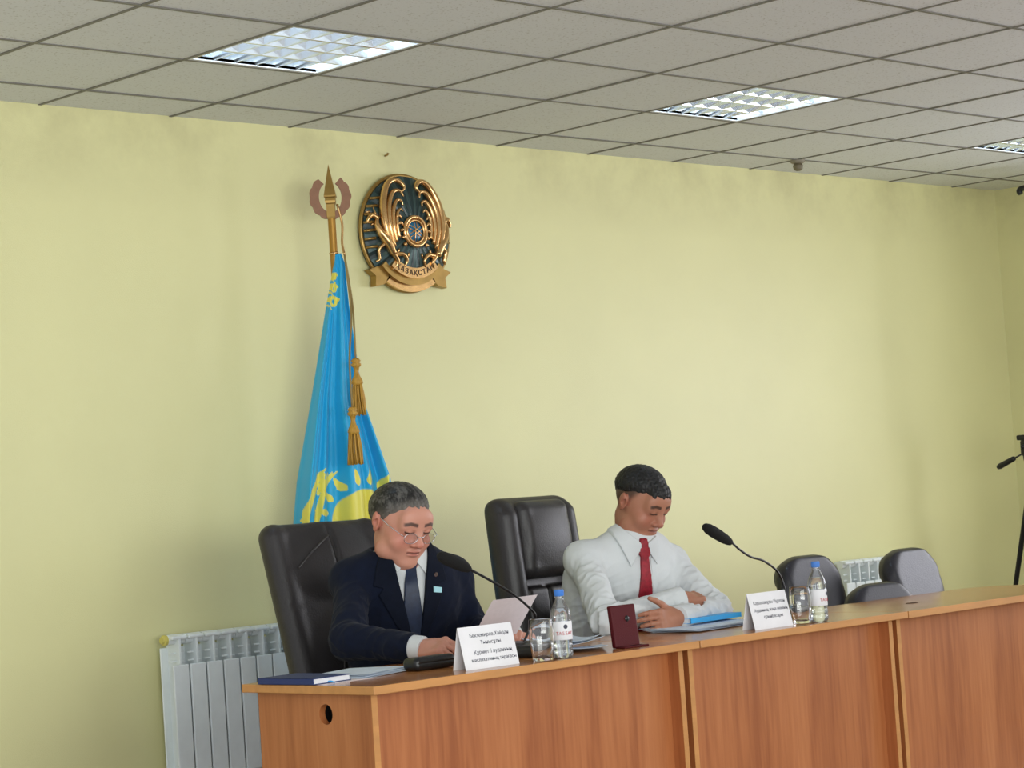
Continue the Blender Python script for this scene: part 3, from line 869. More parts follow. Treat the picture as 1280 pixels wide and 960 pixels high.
def executive_chair(loc, rz, label, style, zshift=0.0):
    r = thing('executive_chair', label, 'office chair', loc, rz, 'high backed black leather executive chairs')
    office_base(r, None)
    obj_s = sdf('seat', [(rbox((0, -.02, .435), (.26, .25, .05), .045), 0), (ell((0, -.02, .45), (.22, .21, .05)), .03)], .012, M['leather'], r)
    L = M['leather']
    tilt = rotm('X', -(16 if style == 1 else 5)); fr = Fr((0, .21, .42), tilt)
    top = (.84 if style == 1 else .85) + zshift
    if style == 1:
        prims = [rbox((0, 0, top/2), (.25, .05, top/2), .05, fr)]
        for s in (-1, 1): prims.append((cap((s*.215, -.012, .12), (s*.215, -.012, top - .05), .045, .045, fr), .02))
        prims += [(ell((0, -.03, top - .16), (.21, .05, .15), fr), .02), (ell((0, -.03, top*.36), (.2, .045, .2), fr), .02)]
        cuts = [(cap((-.26, -.075, top - .305), (.26, -.075, top - .305), .017, .017, fr), .012),
                (cap((-.0, -.092, top - .29), (-.0, -.06, top - .02), .009, .009, fr), .008)]
        b = sdf('backrest', prims, .007, L, r, cuts=cuts)
        bm = bmesh.new()
        def on(u, w, y=-.075): return fr.p((u, y, w))
        for P in ([(-.18, top - .18), (-.1, top - .12), (-.02, top - .07)], [(-.03, top - .32), (-.06, top - .45), (-.1, top - .6)], [(-.24, top - .62), (-.1, top - .6), (-.02, top - .68)],
                  [(.03, top - .32), (.06, top - .45), (.1, top - .6)]):
            add_tube(bm, [on(u, w, -.079 + .0*abs(u)) for u, w in P], .004, n=6)
        obj('piping', bm, M['seam'], b, True)
    else:
        prims = [rbox((0, .012, top/2), (.235, .04, top/2), .04, fr)]
        for s in (-1, 1): prims.append((cap((s*.205, -.025, .08), (s*.19, -.02, top - .075), .06, .055, fr), .03))
        prims += [(cap((-.17, .0, top - .05), (.17, .0, top - .05), .045, .045, fr), .03)]
        prims += [(rbox((-.068, -.02, top - .42), (.066, .035, .075), .02, fr), .004), (rbox((.068, -.02, top - .42), (.066, .035, .075), .02, fr), .004),
                  (rbox((0, -.02, top - .68), (.135, .045, .175), .025, fr), .004)]
        b = sdf('backrest', prims, .007, L, r)
        sdf('headrest', [rbox((0, -.045, top - .165), (.158, .05, .15), .045, fr), (ell((0, -.08, top - .16), (.125, .03, .11), fr), .03)], .006, L, r)
    for s in (-1, 1):
        P = spline([(s*.27, .16, .47), (s*.3, .1, .62), (s*.3, -.05, .655), (s*.3, -.19, .64), (s*.285, -.2, .56), (s*.26, -.12, .43)], 6)
        a = obj('armrest', tube(P, .019, n=10, flat=1.3), M['black_plastic'], r, True)
        sdf('arm_pad', [rbox((s*.3, -.06, .675), (.03, .13, .018), .016)], .006, M['leather'], a)
    return r
executive_chair((1.075, -1.31, 0), math.radians(-2), 'black leather high chair behind the man in the navy suit', 1)
executive_chair((2.12, -1.24, 0), math.radians(9), 'black leather high chair with headrest cushion behind the man in the white shirt', 2)

# ---------------------------------------------------------------- small visitor chairs
def visitor_chair(loc, rz, label, back_top=.9, lean=14):
    r = thing('visitor_chair', label, 'chair', loc, rz, 'low backed dark leather visitor chairs')
    L = M['leather_blue']
    sdf('seat', [(rbox((0, 0, .44), (.235, .225, .045), .04), 0)], .012, L, r)
    fr = Fr((0, .2, .45), rotm('X', -lean)); t = (back_top - .45)/math.cos(math.radians(lean))
    pr = [rbox((0, 0, t - .18), (.215, .035, .18), .035, fr), (cap((-.125, -.005, t - .075), (.125, -.005, t - .075), .075, .075, fr), .02), (ell((0, -.015, t - .17), (.24, .042, .135), fr), .03)]
    def taper(fd):
        X, Y, Z = fd.all(); q = _loc(fr.o, fr.R, X, Y, Z)
        fd.F[...] = np.maximum(fd.F, np.abs(q[1]) - F32(.05)); w = F32(.225) - F32(.10)*np.clip((q[2] - F32(t-.16))/F32(.16), 0, 1)**2.5
        fd.F[...] = -smin(-fd.F, w - np.abs(q[0]), .07)
    sdf('backrest', pr, .007, L, r, post=taper)
    for s in (-1, 1):
        obj('leg', tube(spline([(s*.2, -.19, 0), (s*.2, -.19, .2), (s*.2, -.17, .4)], 5), .0125, n=10), M['black_plastic'], r, True)
        obj('leg', tube(spline([(s*.2, .24, 0), (s*.2, .2, .22), (s*.2, .2, .42)], 5), .0125, n=10), M['black_plastic'], r, True)
        q = fr.p((s*.16, .035, t - .1)); q0 = fr.p((s*.17, .04, .0))
        obj('back_tube', tube(spline([(s*.19, .18, .4), tuple(q0), tuple(q)], 5), .011, n=10), M['black_plastic'], r, True)
    return r
visitor_chair((3.72, -1.31, 0), math.radians(0), 'empty dark leather chair behind the second bottle and microphone', .93)
visitor_chair((4.225, -1.5, 0), math.radians(4), 'empty dark leather chair farthest right, next to the radiator', .925)
visitor_chair((3.48, -1.83, 0), math.radians(-4), 'low dark leather chair back between the two taller empty chairs', .815, 16)

# ---------------------------------------------------------------- things on the desks
TZ = .76
def Rz(a): return Matrix.Rotation(a, 4, 'Z')
# notebook
t = thing('notebook', 'closed dark blue notebook at the left corner of the left desk', 'notebook', (.124, -1.98, TZ), math.radians(2))
bw, bl, bt = .15, .25, .019
bm = bmesh.new()
add_box(bm, 0, bw, 0, bl, 0, .0025, .001, 1); add_box(bm, 0, bw, 0, bl, bt - .0025, bt, .001, 1); add_box(bm, 0, .003, 0, bl, 0, bt, .001, 1)
obj('cover', bm, M['navy_cover'], t)
bm = bmesh.new()
for k in range(9): add_box(bm, .0035, bw - .004, .003, bl - .003, .0027 + k*.00152, .0027 + (k+1)*.00152 - .0002)
obj('pages', bm, M['paper'], t)
obj('ribbon', tube(spline([(.06, .003, .004), (.062, -.006, .006), (.066, -.02, .002)], 4), .0018, n=5), M['cyan'], t)
tag(obj('paper_sheet', box(.13, .34, -2.0, -1.72, TZ + .0002, TZ + .0008), M['paper_pink']), 'thin sheet sticking out under the blue notebook', 'paper').location = (.01, -.004, 0)
bpy.context.view_layer.update()
t.location.z = TZ + .001

def sheet(bm, w, l, M4, curl=0.0, th=.0006, nx=8, ny=10, seed=0):
    rr = random.Random(seed); a, b = rr.uniform(0, 6), rr.uniform(0, 6)
    top = [[bm.verts.new(M4 @ Vector((w*i/nx, l*j/ny, curl*(math.sin(i/nx*3 + a) + math.sin(j/ny*2.5 + b) + 2)*.5 + th))) for j in range(ny+1)] for i in range(nx+1)]
    bot = [[bm.verts.new(v.co - (M4.to_3x3() @ Vector((0, 0, th)))) for v in row] for row in top]
    for i in range(nx):
        for j in range(ny):
            bm.faces.new((top[i][j], top[i+1][j], top[i+1][j+1], top[i][j+1])); bm.faces.new((bot[i][j], bot[i][j+1], bot[i+1][j+1], bot[i+1][j]))
    for i in range(nx):
        bm.faces.new((top[i][0], bot[i][0], bot[i+1][0], top[i+1][0])); bm.faces.new((top[i][ny], top[i+1][ny], bot[i+1][ny], bot[i][ny]))
    for j in range(ny):
        bm.faces.new((top[0][j], top[0][j+1], bot[0][j+1], bot[0][j])); bm.faces.new((top[nx][j], bot[nx][j], bot[nx][j+1], top[nx][j+1]))
    return bm
bm = bmesh.new()
for k in range(5): sheet(bm, .297, .21, Matrix.Translation((.315 + .004*k, -1.99 + .003*k, TZ + .0008 + .0016*k)) @ Rz(math.radians(14 + 2*k)), .002, seed=k)
tag(obj('paper_stack', bm, M['paper_blue']), 'white papers spread under the right arm of the man in the suit', 'papers', None)

# black case lying in front of the first man
tag(sdf('black_case', [(rbox((0, 0, .021), (.085, .035, .02), .016), 0), (cap((-.066, -.02, .03), (.066, -.02, .03), .012), .006)], .003, M['black_plastic'], None,
        cuts=[(rbox((0, -.035, .024), (.09, .004, .0012), .0005), 0)]),
    'glossy black case lying beside the left name card', 'case').location = (.60, -1.965, TZ)

def name_card(label, P0, P1, d, apex, lines):
    """tent card: front foot from P0 to P1, depth d, ridge height apex"""
    P0, P1 = Vector((*P0, TZ)), Vector((*P1, TZ)); ux = (P1 - P0).normalized(); uy = Vector((-ux.y, ux.x, 0)); w = (P1 - P0).length
    t = thing('name_card', label, 'name card', P0, math.atan2(ux.y, ux.x), 'folded white name cards')
    th = .0012; bm = bmesh.new()
    add_prism(bm, [(0, 0), (th, 0), (d/2, apex - .002), (d - th, 0), (d, 0), (d/2 + .0004, apex), (d/2 - .0004, apex)], w, Matrix(((0, 1, 0, 0), (1, 0, 0, 0), (0, 0, 1, 0), (0, 0, 0, 1))))
    obj('card', bm, M['paper'], t)
    sl = math.atan2(apex, d/2)
    L4 = Matrix.Translation((0, -.0006, 0)) @ Matrix.Rotation(sl, 4, 'X')
    lettering([(s, z, w*.5 + x, y) for s, z, x, y in lines], M['ink'], t, L4, extrude=.0003)
    return t
name_card('white folded name card before the man in the suit, four lines of print', (.562, -2.168), (.785, -2.172), .058, .128,
          [('Бектемиров Хайдан', .0168, .012, .102), ('Тынысұлы', .0168, .012, .079), ('Құрметті ауданның', .0168, .014, .05), ('мәслихатының төрағасы', .0155, .012, .027)])
name_card('white folded name card before the man in the white shirt, three lines of print', (1.93, -2.172), (2.14, -2.172), .058, .125,
          [('Каражанұлы Нұрлан', .0172, .004, .092), ('Ауданның жаңа әкімінің', .0155, .006, .066), ('орынбасары', .0172, .01, .042)])

def glass(loc, label):
    t = thing('drinking_glass', label, 'glass', loc, 0, 'clear drinking glasses')
    o = [(0, 0), (.028, 0), (.031, .004), (.036, .03), (.039, .06), (.0387, .095), (.037, .128), (.0365, .13), (.0352, .128), (.0368, .095), (.0371, .06), (.034, .03), (.027, .014), (0, .012)]
    obj('bowl', lathe(o, n=40), M['glass'], t, True, 60)
    return t
glass((.865, -2.195, TZ), 'clear empty glass between the left name card and the first bottle')
glass((2.205, -2.16, TZ), 'clear empty glass beside the right name card')

def bottle(loc, label, rz):
    t = thing('water_bottle', label, 'bottle', loc, rz, 'plastic water bottles with blue caps')
    prof = [(0, .004), (.016, .002), (.024, 0), (.029, .003), (.0325, .012), (.0325, .022), (.0305, .027), (.0325, .032), (.0325, .042), (.0305, .047), (.0325, .053),
            (.0325, .118), (.0315, .122), (.0325, .127), (.0325, .134), (.0305, .146), (.026, .158), (.019, .172), (.0145, .181), (.0135, .185), (.0135, .189), (.0158, .19), (.0158, .192), (.0128, .193), (.0128, .2), (0, .2)]
    obj('bottle_body', lathe(prof, n=40), M['pet'], t, True, 50)
    wp = [(0, .006), (.024, .002), (.0312, .012), (.0312, .118), (.031, .134), (.0285, .146), (.0245, .156), (0, .156)]
    obj('water', lathe(wp, n=32), M['water'], t, True, 50)
    lb = obj('paper_label', lathe([(.0328, .058), (.0332, .0585), (.0332, .1145), (.0328, .115), (.0326, .1145), (.0326, .0585)], n=40, close=True), M['paper'], t, True, 40)
    bm = bmesh.new()
    for i, ch in enumerate('TASSAY'):
        a = (i - 2.5)*.29; me_ = text_mesh(ch, .0155, .0004)
        me_.transform(Matrix.Rotation(a, 4, 'Z') @ Matrix.Translation((0, -.0335, .078)) @ Matrix.Rotation(math.pi/2, 4, 'X')); bm.from_mesh(me_); bpy.data.meshes.remove(me_)
    obj('lettering', bm, M['red_ink'], lb)
    bm = bmesh.new(); add_lathe(bm, [(0, .0006), (.006, .0004), (.007, 0)], n=16)
    bmesh.ops.transform(bm, matrix=Matrix.Rotation(.1, 4, 'Z') @ Matrix.Translation((0, -.0333, .099)) @ Matrix.Rotation(math.pi/2, 4, 'X'), verts=bm.verts)
    obj('printed_mark', bm, M['ink'], lb, True)
    bm = bmesh.new(); add_lathe(bm, [(0, .2135), (.0135, .2135), (.0148, .212), (.0148, .195), (.0138, .1935), (0, .1935)], n=36)
    for k in range(36):
        a = 2*math.pi*k/36; add_tube(bm, [(.0147*math.cos(a), .0147*math.sin(a), .196), (.0147*math.cos(a), .0147*math.sin(a), .211)], .0006, n=4)
    obj('cap', bm, M['cap_blue'], t, True, 40)
bottle((.955, -2.195, TZ), 'blue capped water bottle beside the left glass, before the man in the suit', math.radians(-28))
bottle((2.272, -2.185, TZ), 'blue capped water bottle beside the right glass and microphone', math.radians(10))

def microphone(label, base, pts, foam, brot):
    t = thing('desk_microphone', label, 'microphone', (base[0], base[1], TZ), 0, 'black gooseneck desk microphones')
    b = Vector((base[0], base[1], TZ)); R_ = rotm('Z', brot)
    o = sdf('base', [(rbox((0, 0, .02), (.065, .075, .02), .012, Fr((0, 0, 0), R_)), 0), (rbox((0, .02, .03), (.05, .05, .018), .012, Fr((0, 0, 0), R_)), .01)], .004, M['black_plastic'], t)
    for k in range(2):
        bm = add_lathe(bmesh.new(), [(0, .046), (.007, .046), (.008, .04), (.008, .03), (0, .03)], n=14, c=(*(R_ @ V3((-.025 + .05*k, -.045, 0)))[:2], 0))
        obj('button', bm, M['black_plastic'], o, True, 40)
    P = spline([Vector(p) - b for p in pts], 10)
    obj('gooseneck', tube(P, .0042, n=10), M['black_plastic'], t, True)
    a, c = Vector(foam[0]) - b, Vector(foam[1]) - b; d = (c - a)
    bm = bmesh.new(); add_tube(bm, [a + d*q for q in (0, .03, .1, .25, .45, .65, .82, .93, .98, 1)], [.006, .011, .0145, .0185, .02, .0205, .019, .014, .008, .002], n=18)
    h = obj('foam_windscreen', bm, M['black_foam'], t, True)
microphone('black gooseneck microphone in front of the man in the suit, base behind his name card', (1.0, -1.985),
           [(.998, -1.97, TZ + .03), (1.035, -1.985, .86), (1.039, -2.0, .888), (1.009, -2.0, .919), (.938, -2.0, .968), (.856, -1.99, 1.015), (.775, -1.98, 1.058)],
           ((.785, -1.98, 1.053), (.675, -1.952, 1.108)), 10)
microphone('black gooseneck microphone right of the man in the white shirt, curving away from the desk', (2.455, -1.905),
           [(2.456, -1.9, TZ + .03), (2.452, -1.9, .80), (2.446, -1.9, .872), (2.413, -1.9, .934), (2.326, -1.91, .979), (2.24, -1.92, 1.0), (2.171, -1.93, 1.029), (2.105, -1.945, 1.062)],
           ((2.11, -1.943, 1.057), (1.955, -1.95, 1.127)), 0)

# loose papers before the second man
bm = bmesh.new()
for k in range(3): sheet(bm, .17, .25, Matrix.Translation((1.06 + .012*k, -2.06 + .014*k, TZ + .001 + .005*k)) @ Rz(math.radians(-42 + 11*k)) @ Matrix.Rotation(math.radians(1 + 2.5*k), 4, 'Y').inverted(), .012 + .010*k, seed=k + 9)
tag(obj('loose_papers', bm, M['paper_blue'], None, True, 40), 'crumpled loose papers between the first bottle and the burgundy case', 'papers')

# burgundy case standing upright
t = thing('medal_case', 'small burgundy case standing upright near the middle of the left desk', 'case', (1.318, -2.13, TZ), math.radians(-3))
LM = Matrix.Rotation(math.radians(-6), 4, 'X')
bm = bmesh.new(); add_box(bm, -.056, .056, -.009, .009, .001, .138, .004, 2, M=LM); obj('lid', bm, M['burgundy'], t)
bm = bmesh.new(); add_lathe(bm, [(0, .003), (.008, .003), (.01, 0)], n=18)
bmesh.ops.transform(bm, matrix=LM @ Matrix.Translation((.012, -.009, .092)) @ Matrix.Rotation(math.pi/2, 4, 'X'), verts=bm.verts); obj('clasp', bm, M['black_plastic'], t, True)
bm = bmesh.new(); add_box(bm, -.056, .056, -.05, -.004, 0, .006, .002, 1); obj('foot_flap', bm, M['burgundy'], t)

# folder and papers before the second man
bm = bmesh.new()
for k in range(6): sheet(bm, .42, .21, Matrix.Translation((1.86 - .006*k, -1.98 + .012*k, TZ + .0006 + .0022*k)) @ Rz(math.radians(6 - 2*k)), .003, seed=k + 30)
tag(obj('paper_pile', bm, M['paper_blue'], None, True, 40), 'pile of white papers under the bright blue folder', 'papers')
t = thing('folder', 'bright blue plastic folder lying on papers beside the right name card', 'folder', (1.99, -1.83, TZ + .021), math.radians(3))
bm = bmesh.new(); sheet(bm, .30, .19, Matrix.Identity(4), .0, .0012, 2, 2); sheet(bm, .30, .19, Matrix.Translation((0, 0, .016)), .0, .0012, 2, 2)
add_box(bm, 0, .30, -.002, .0, 0, .017); obj('cover', bm, M['cyan'], t)
bm = bmesh.new()
for k in range(7): sheet(bm, .29, .178, Matrix.Translation((.005, .006, .0016 + k*.002)), .0, .0015, 2, 2)
obj('pages', bm, M['paper'], t)

# ---------------------------------------------------------------- right edge: camera tripod and tall black stand
TP = Vector((6.33, -.53, 0))
t = thing('camera_tripod', 'black camera tripod with pan handle at the right edge of the picture', 'tripod', TP)
obj('centre_column', tube([(0, 0, .5), (0, 0, 1.33)], .014, n=14), M['black_plastic'], t, True, 50)
for k in range(3):
    a = 2*math.pi*k/3 + 1.309; c, s = math.cos(a), math.sin(a)
    l = obj('leg', tube([(.03*c, .03*s, 1.1), (.17*c, .17*s, .66), (.36*c, .36*s, .02)], [.015, .014, .010], n=10), M['black_plastic'], t, True, 50)
    obj('rubber_foot', tube([(.36*c, .36*s, .03), (.368*c, .368*s, .0)], .014, n=10), M['black_foam'], l, True)
sdf('tripod_head', [(rbox((0, 0, 1.36), (.032, .032, .04), .01), 0), (cap((0, 0, 1.30), (0, 0, 1.40), .03), .01), (rbox((0, 0, 1.415), (.05, .04, .014), .006), .004), (cap((-.055, 0, 1.365), (.05, 0, 1.365), .012), .005)], .005, M['black_plastic'], t)
h = obj('pan_handle', tube([(-.02, .02, 1.33), (-.02, .19, 1.262)], .0045, n=8), M['black_plastic'], t, True)
obj('grip', tube([(-.02, .075, 1.308), (-.02, .085, 1.304), (-.02, .17, 1.27), (-.02, .185, 1.264)], [.011, .0145, .0165, .012], n=12), M['black_plastic'], h, True)
t = thing('hanging_stand', 'tall thin black stand with hooked top in the far right corner', 'stand', (6.35, -.69, 0))
obj('pole', tube([(0, 0, 0), (0, 0, 2.735)], .013, n=12), M['black_plastic'], t, True, 50)
obj('hook', tube(spline([(0, -.12, 2.735), (0, -.05, 2.742), (0, .02, 2.748), (0, .085, 2.748), (0, .1, 2.735), (0, .095, 2.72)], 6), [.016, .016, .016, .016, .018, .014], n=12), M['black_plastic'], t, True)
bm = bmesh.new()
for k in range(3):
    a = 2*math.pi*k/3; add_tube(bm, [(0, 0, .3), (.12*math.cos(a), .12*math.sin(a), .2), (.3*math.cos(a), .3*math.sin(a), .012)], .011, n=8)
obj('tripod_base', bm, M['black_plastic'], t, True)

#==PEOPLE==
# ---------------------------------------------------------------- people
def head_prims(fr, k=1.0, jaw=1.0, wide=1.0, dz=0.0):
    e = lambda c, r, R=None: ell(np.array(c)*k*[wide, 1, 1], np.array(r)*k*[wide, 1, 1], fr, R)
    c_ = lambda a, b, ra, rb=None: cap(np.array(a)*k*[wide, 1, 1], np.array(b)*k*[wide, 1, 1], ra*k, None if rb is None else rb*k, fr)
    P = [(e((0, .018, .034), (.076, .096, .084)), 0), (e((0, -.022, -.022), (.067, .072, .084)), .03),
         (e((0, -.030, -.072), (.054*jaw, .055, .042)), .03), (e((0, -.072, -.098), (.026*jaw, .022, .018)), .025)]
    for s in (-1, 1):
        P += [(e((s*.044, -.058, -.03), (.026, .026, .026)), .025), (e((s*.05*jaw, -.018, -.07), (.018*jaw, .03, .026)), .025)]
    P += [(c_((-.038, -.074, .02), (.038, -.074, .02), .016), .02), (e((0, -.07, .05), (.055, .025, .035)), .03)]
    core = list(P)
    _p = fr.p; fr = Fr(fr.p((0, 0, dz*k)), fr.R)     # eyes, nose, mouth and ears sit dz higher on the skull
    e = lambda c, r, R=None, fr=fr: ell(np.array(c)*k*[wide, 1, 1], np.array(r)*k*[wide, 1, 1], fr, R)
    c_ = lambda a, b, ra, rb=None, fr=fr: cap(np.array(a)*k*[wide, 1, 1], np.array(b)*k*[wide, 1, 1], ra*k, None if rb is None else rb*k, fr)
    cuts = [(e((s*.032, -.101, .001), (.019, .016, .011)), .012) for s in (-1, 1)]
    post = []
    for s in (-1, 1):
        post += [(e((s*.032, -.0795, .001), (.0155, .0135, .0115)), .004), (c_((s*.018, -.089, -.004), (s*.047, -.081, -.003), .0035), .004),
                 (c_((s*.018, -.0915, .009), (s*.047, -.082, .010), .004), .007)]
        R = rotm('Z', s*22) @ rotm('X', 12)
        post += [(e((s*.077, .016, -.008), (.008, .019, .032), R), .006), (e((s*.084, .022, .004), (.006, .016, .024), R), .005)]
    post += [(c_((0, -.084, .012), (0, -.107, -.034), .0095, .0125), .016), (e((0, -.108, -.036), (.014, .012, .011)), .008)]
    for s in (-1, 1): post += [(e((s*.014, -.097, -.040), (.0095, .011, .008)), .007)]
    post += [(e((0, -.0905, -.064), (.024, .010, .0065)), .006), (e((0, -.0885, -.075), (.021, .010, .0075)), .006)]
    cut2 = [(e((s*.007, -.104, -.047), (.0038, .006, .004)), .003) for s in (-1, 1)] + [(c_((-.024, -.095, -.0690), (.024, -.095, -.0690), .0035), .004)]
    cut2 += [(e((s*.086, .010, -.006), (.005, .009, .014)), .005) for s in (-1, 1)]
    return core, cuts, post, cut2

def head_cols(me, off, fr, k, wide, skin, lip, brow, flush, fade=None, dz=0.0):
    v = (verts(me) + V3(off) - fr.p((0, 0, dz*k))) @ fr.R / k; v[:, 0] /= wide
    x, y, z = v[:, 0], v[:, 1], v[:, 2]; ax = np.abs(x)
    col = np.tile(np.array(lin(skin)), (len(v), 1))
    def mixc(c, w): col[:] = col*(1-w[:, None]) + np.array(lin(c))*w[:, None]
    inh = (np.abs(x) < .11) & (np.abs(y) < .14) & (np.abs(z) < .15)
    ck = np.exp(-(((ax-.045)/.025)**2 + ((z+.03)/.028)**2)) * (y < -.02); mixc(flush, .5*ck*inh)
    mixc(flush, .55*np.exp(-((x/.016)**2 + ((z+.037)/.015)**2)) * (y < -.08)*inh)
    mixc(flush, .45*((ax > .072) & (y > -.01))*inh)
    if fade:                                        # clipped hair at the sides
        hl = np.interp(y, [-.1, -.06, -.04, -.02, .0, .03, .1], [.09, .085, .07, .028, -.004, -.035, -.055])
        w = sm(z + dz - hl, -.004, .045)*(z > -.08)*inh*(y > -.07); mixc(fade, .85*w*(ax < .0775))
    # eyebrows
    bz = .0235 + .004*np.clip((ax-.015)/.02, 0, 1) - .006*np.clip((ax-.036)/.016, 0, 1)
    w = (1-sm(np.abs(z-bz), .0035, .0075))*sm(ax, .009, .014)*(1-sm(ax, .05, .056))*(y < -.055)*inh; mixc(brow, .85*w)
    # closed-down lids: lash line
    lz = -.0045 + .003*((ax-.032)/.016)**2
    w = (1-sm(np.abs(z-lz), .002, .0038))*sm(ax, .014, .018)*(1-sm(ax, .046, .05))*(y < -.06)*inh; mixc('#1d1412', .9*w)
    # lips
    w = np.exp(-((x/.021)**4 + ((z+.0695)/.0095)**4))*(y < -.075)*inh; mixc(lip, .7*w)
    w = (1-sm(np.abs(z+.069), .0012, .003))*(ax < .024)*(y < -.075)*inh; mixc('#4a211c', .75*w)
    w = np.exp(-(((ax-.007)/.004)**2 + ((z+.0465)/.003)**2))*(y < -.085)*inh; mixc('#3a1a14', .8*w)
    set_col(me, col)

def hand_prims(W, f, n, side, curls, thumb, spread=.0):
    W, f, n = V3(W), V3(f), V3(n); f = f/np.linalg.norm(f); n = n - f*(n @ f); n = n/np.linalg.norm(n)
    u = np.cross(n, f) if side > 0 else np.cross(f, n)
    R = np.stack([u, f, n], 1); fr = Fr(W, R)
    P = [(rbox((-.002, .05, 0), (.040, .046, .0145), .0135, fr), .0), (cap((0, -.02, 0), (0, .03, 0), .027, .024, fr), .02),
         (ell((.028, .035, -.006), (.018, .032, .014), fr), .012), (ell((-.028, .04, -.005), (.014, .034, .013), fr), .01)]
    bx = (.030, .0105, -.0095, -.0285); ln = (.074, .082, .076, .058); rd = (.0092, .0094, .0089, .0079)
    for i in range(4):
        p = np.array((bx[i], .090 - .004*abs(i-1), .001)); a = 0.0; sp = spread*(1.5-i)
        for j, (q, rr) in enumerate(zip((.46, .30, .24), (1.0, .92, .84))):
            a += math.radians(curls[i][j]); d = np.array((math.sin(sp)*math.cos(a), math.cos(a)*math.cos(sp), -math.sin(a)))
            p2 = p + d*ln[i]*q
            P.append((cap(p, p2, rd[i]*rr*1.03, rd[i]*rr*.95, fr), .0035)); p = p2
        P.append((ell((bx[i], .088 - .004*abs(i-1), .007), (.009, .012, .008), fr), .006))
    p = np.array((.030, .022, -.008)); t = V3(thumb); t = t/np.linalg.norm(t)
    for L_, r0, r1, b in ((.045, .0135, .0115, .0), (.034, .0115, .0098, .25), (.026, .0098, .008, .25)):
        t = t + np.array((-.1, 1, -.2))*b; t = t/np.linalg.norm(t); p2 = p + t*L_
        P.append((cap(p, p2, r0, r1, fr), .006)); p = p2
    return P

def torso_prims(J, g=0.0):
    """trunk primitives in world space from the joints, g = inflation"""
    fr = Fr(J['chest'], J['R']); fp = Fr(J['pelvis'], J['R0'])
    w = J.get('w', 1.0)
    P = [(ell((0, .0, 0), (.178*w + g, .122*w + g, .20 + g), fr), 0), (ell((0, -.005, .02), (.17*w + g, .128*w + g, .18 + g), Fr(J['belly'], J['R0'])), .06),
         (ell((0, .0, .0), (.175*w + g, .135*w + g, .12 + g), fp), .06)]
    for s in 'RL':
        P.append((cap(J['neck'] - V3((0, 0, .045)), J['sh'+s], .056 + g, .050 + g), .05))
        P.append((cap(J['sh'+s], (J['sh'+s] + J['chest'])/2, .058 + g, .085 + g), .05))
    return P

def person(name, label, J, fr, hk, wide, jaw, hands, colors, h=.003, zs=.74, fade=None, dz=0.0):
    off = V3((J['pelvis'][0], J['pelvis'][1], 0))
    lo = np.array((min(J['elR'][0], J['shR'][0]) - .16, min(p[1] for p in J['ends']) - .22, 0.0))
    hi = np.array((max(J['elL'][0], J['shL'][0], max(p[0] for p in J['ends'])) + .16, J['pelvis'][1] + .2, fr.o[2] + .17))
    fd = Field(axes(lo, hi, h, zs, .012))
    core, cuts, post, cut2 = head_prims(fr, hk, jaw, wide, dz)
    fd.union(core)
    for c, k in cuts: fd.cut(c, k)
    fd.union(post)
    for c, k in cut2: fd.cut(c, k)
    base = fr.p((0, .026, -.06))
    fd.add(cap(base, J['neck'] - V3((0, 0, .04)), .057*hk, .066*hk), .025)
    fd.add(cap(fr.p((0, .005, -.08)), J['neck'] + V3((0, -.012, -.05)), .05*hk, .058*hk), .02)
    for p, k in torso_prims(J, -.012): fd.add(p, max(k, .03))
    for s in 'RL':
        fd.add(cap(J['sh'+s], J['el'+s], .050, .040), .03); fd.add(cap(J['el'+s], J['wr'+s], .040, .028), .02)
        fd.add(cap(J['hip'+s], J['kn'+s], .080, .058), .04); fd.add(cap(J['kn'+s], J['an'+s], .055, .04), .03)
        fd.add(cap(J['an'+s], J['an'+s] + V3((0, -.13, -.03)), .04, .034), .02)
    for hp in hands:
        T = Field([a[q] for a, q in zip(fd.ax, fd.sl(np.min([p[0].lo for p in hp], 0) - .05, np.max([p[0].hi for p in hp], 0) + .05))])
        T.union(hp)
        q = fd.sl(np.min([p[0].lo for p in hp], 0) - .05, np.max([p[0].hi for p in hp], 0) + .05)
        fd.F[q] = smin(fd.F[q], T.F, .012)
    me = mesh_field(fd, name, off); del fd
    head_cols(me, off, fr, hk, wide, *colors, fade=fade, dz=dz)
    o = obj_from_mesh(name, me, M['skin']); o.location = off
    return tag(o, label, 'person'), off

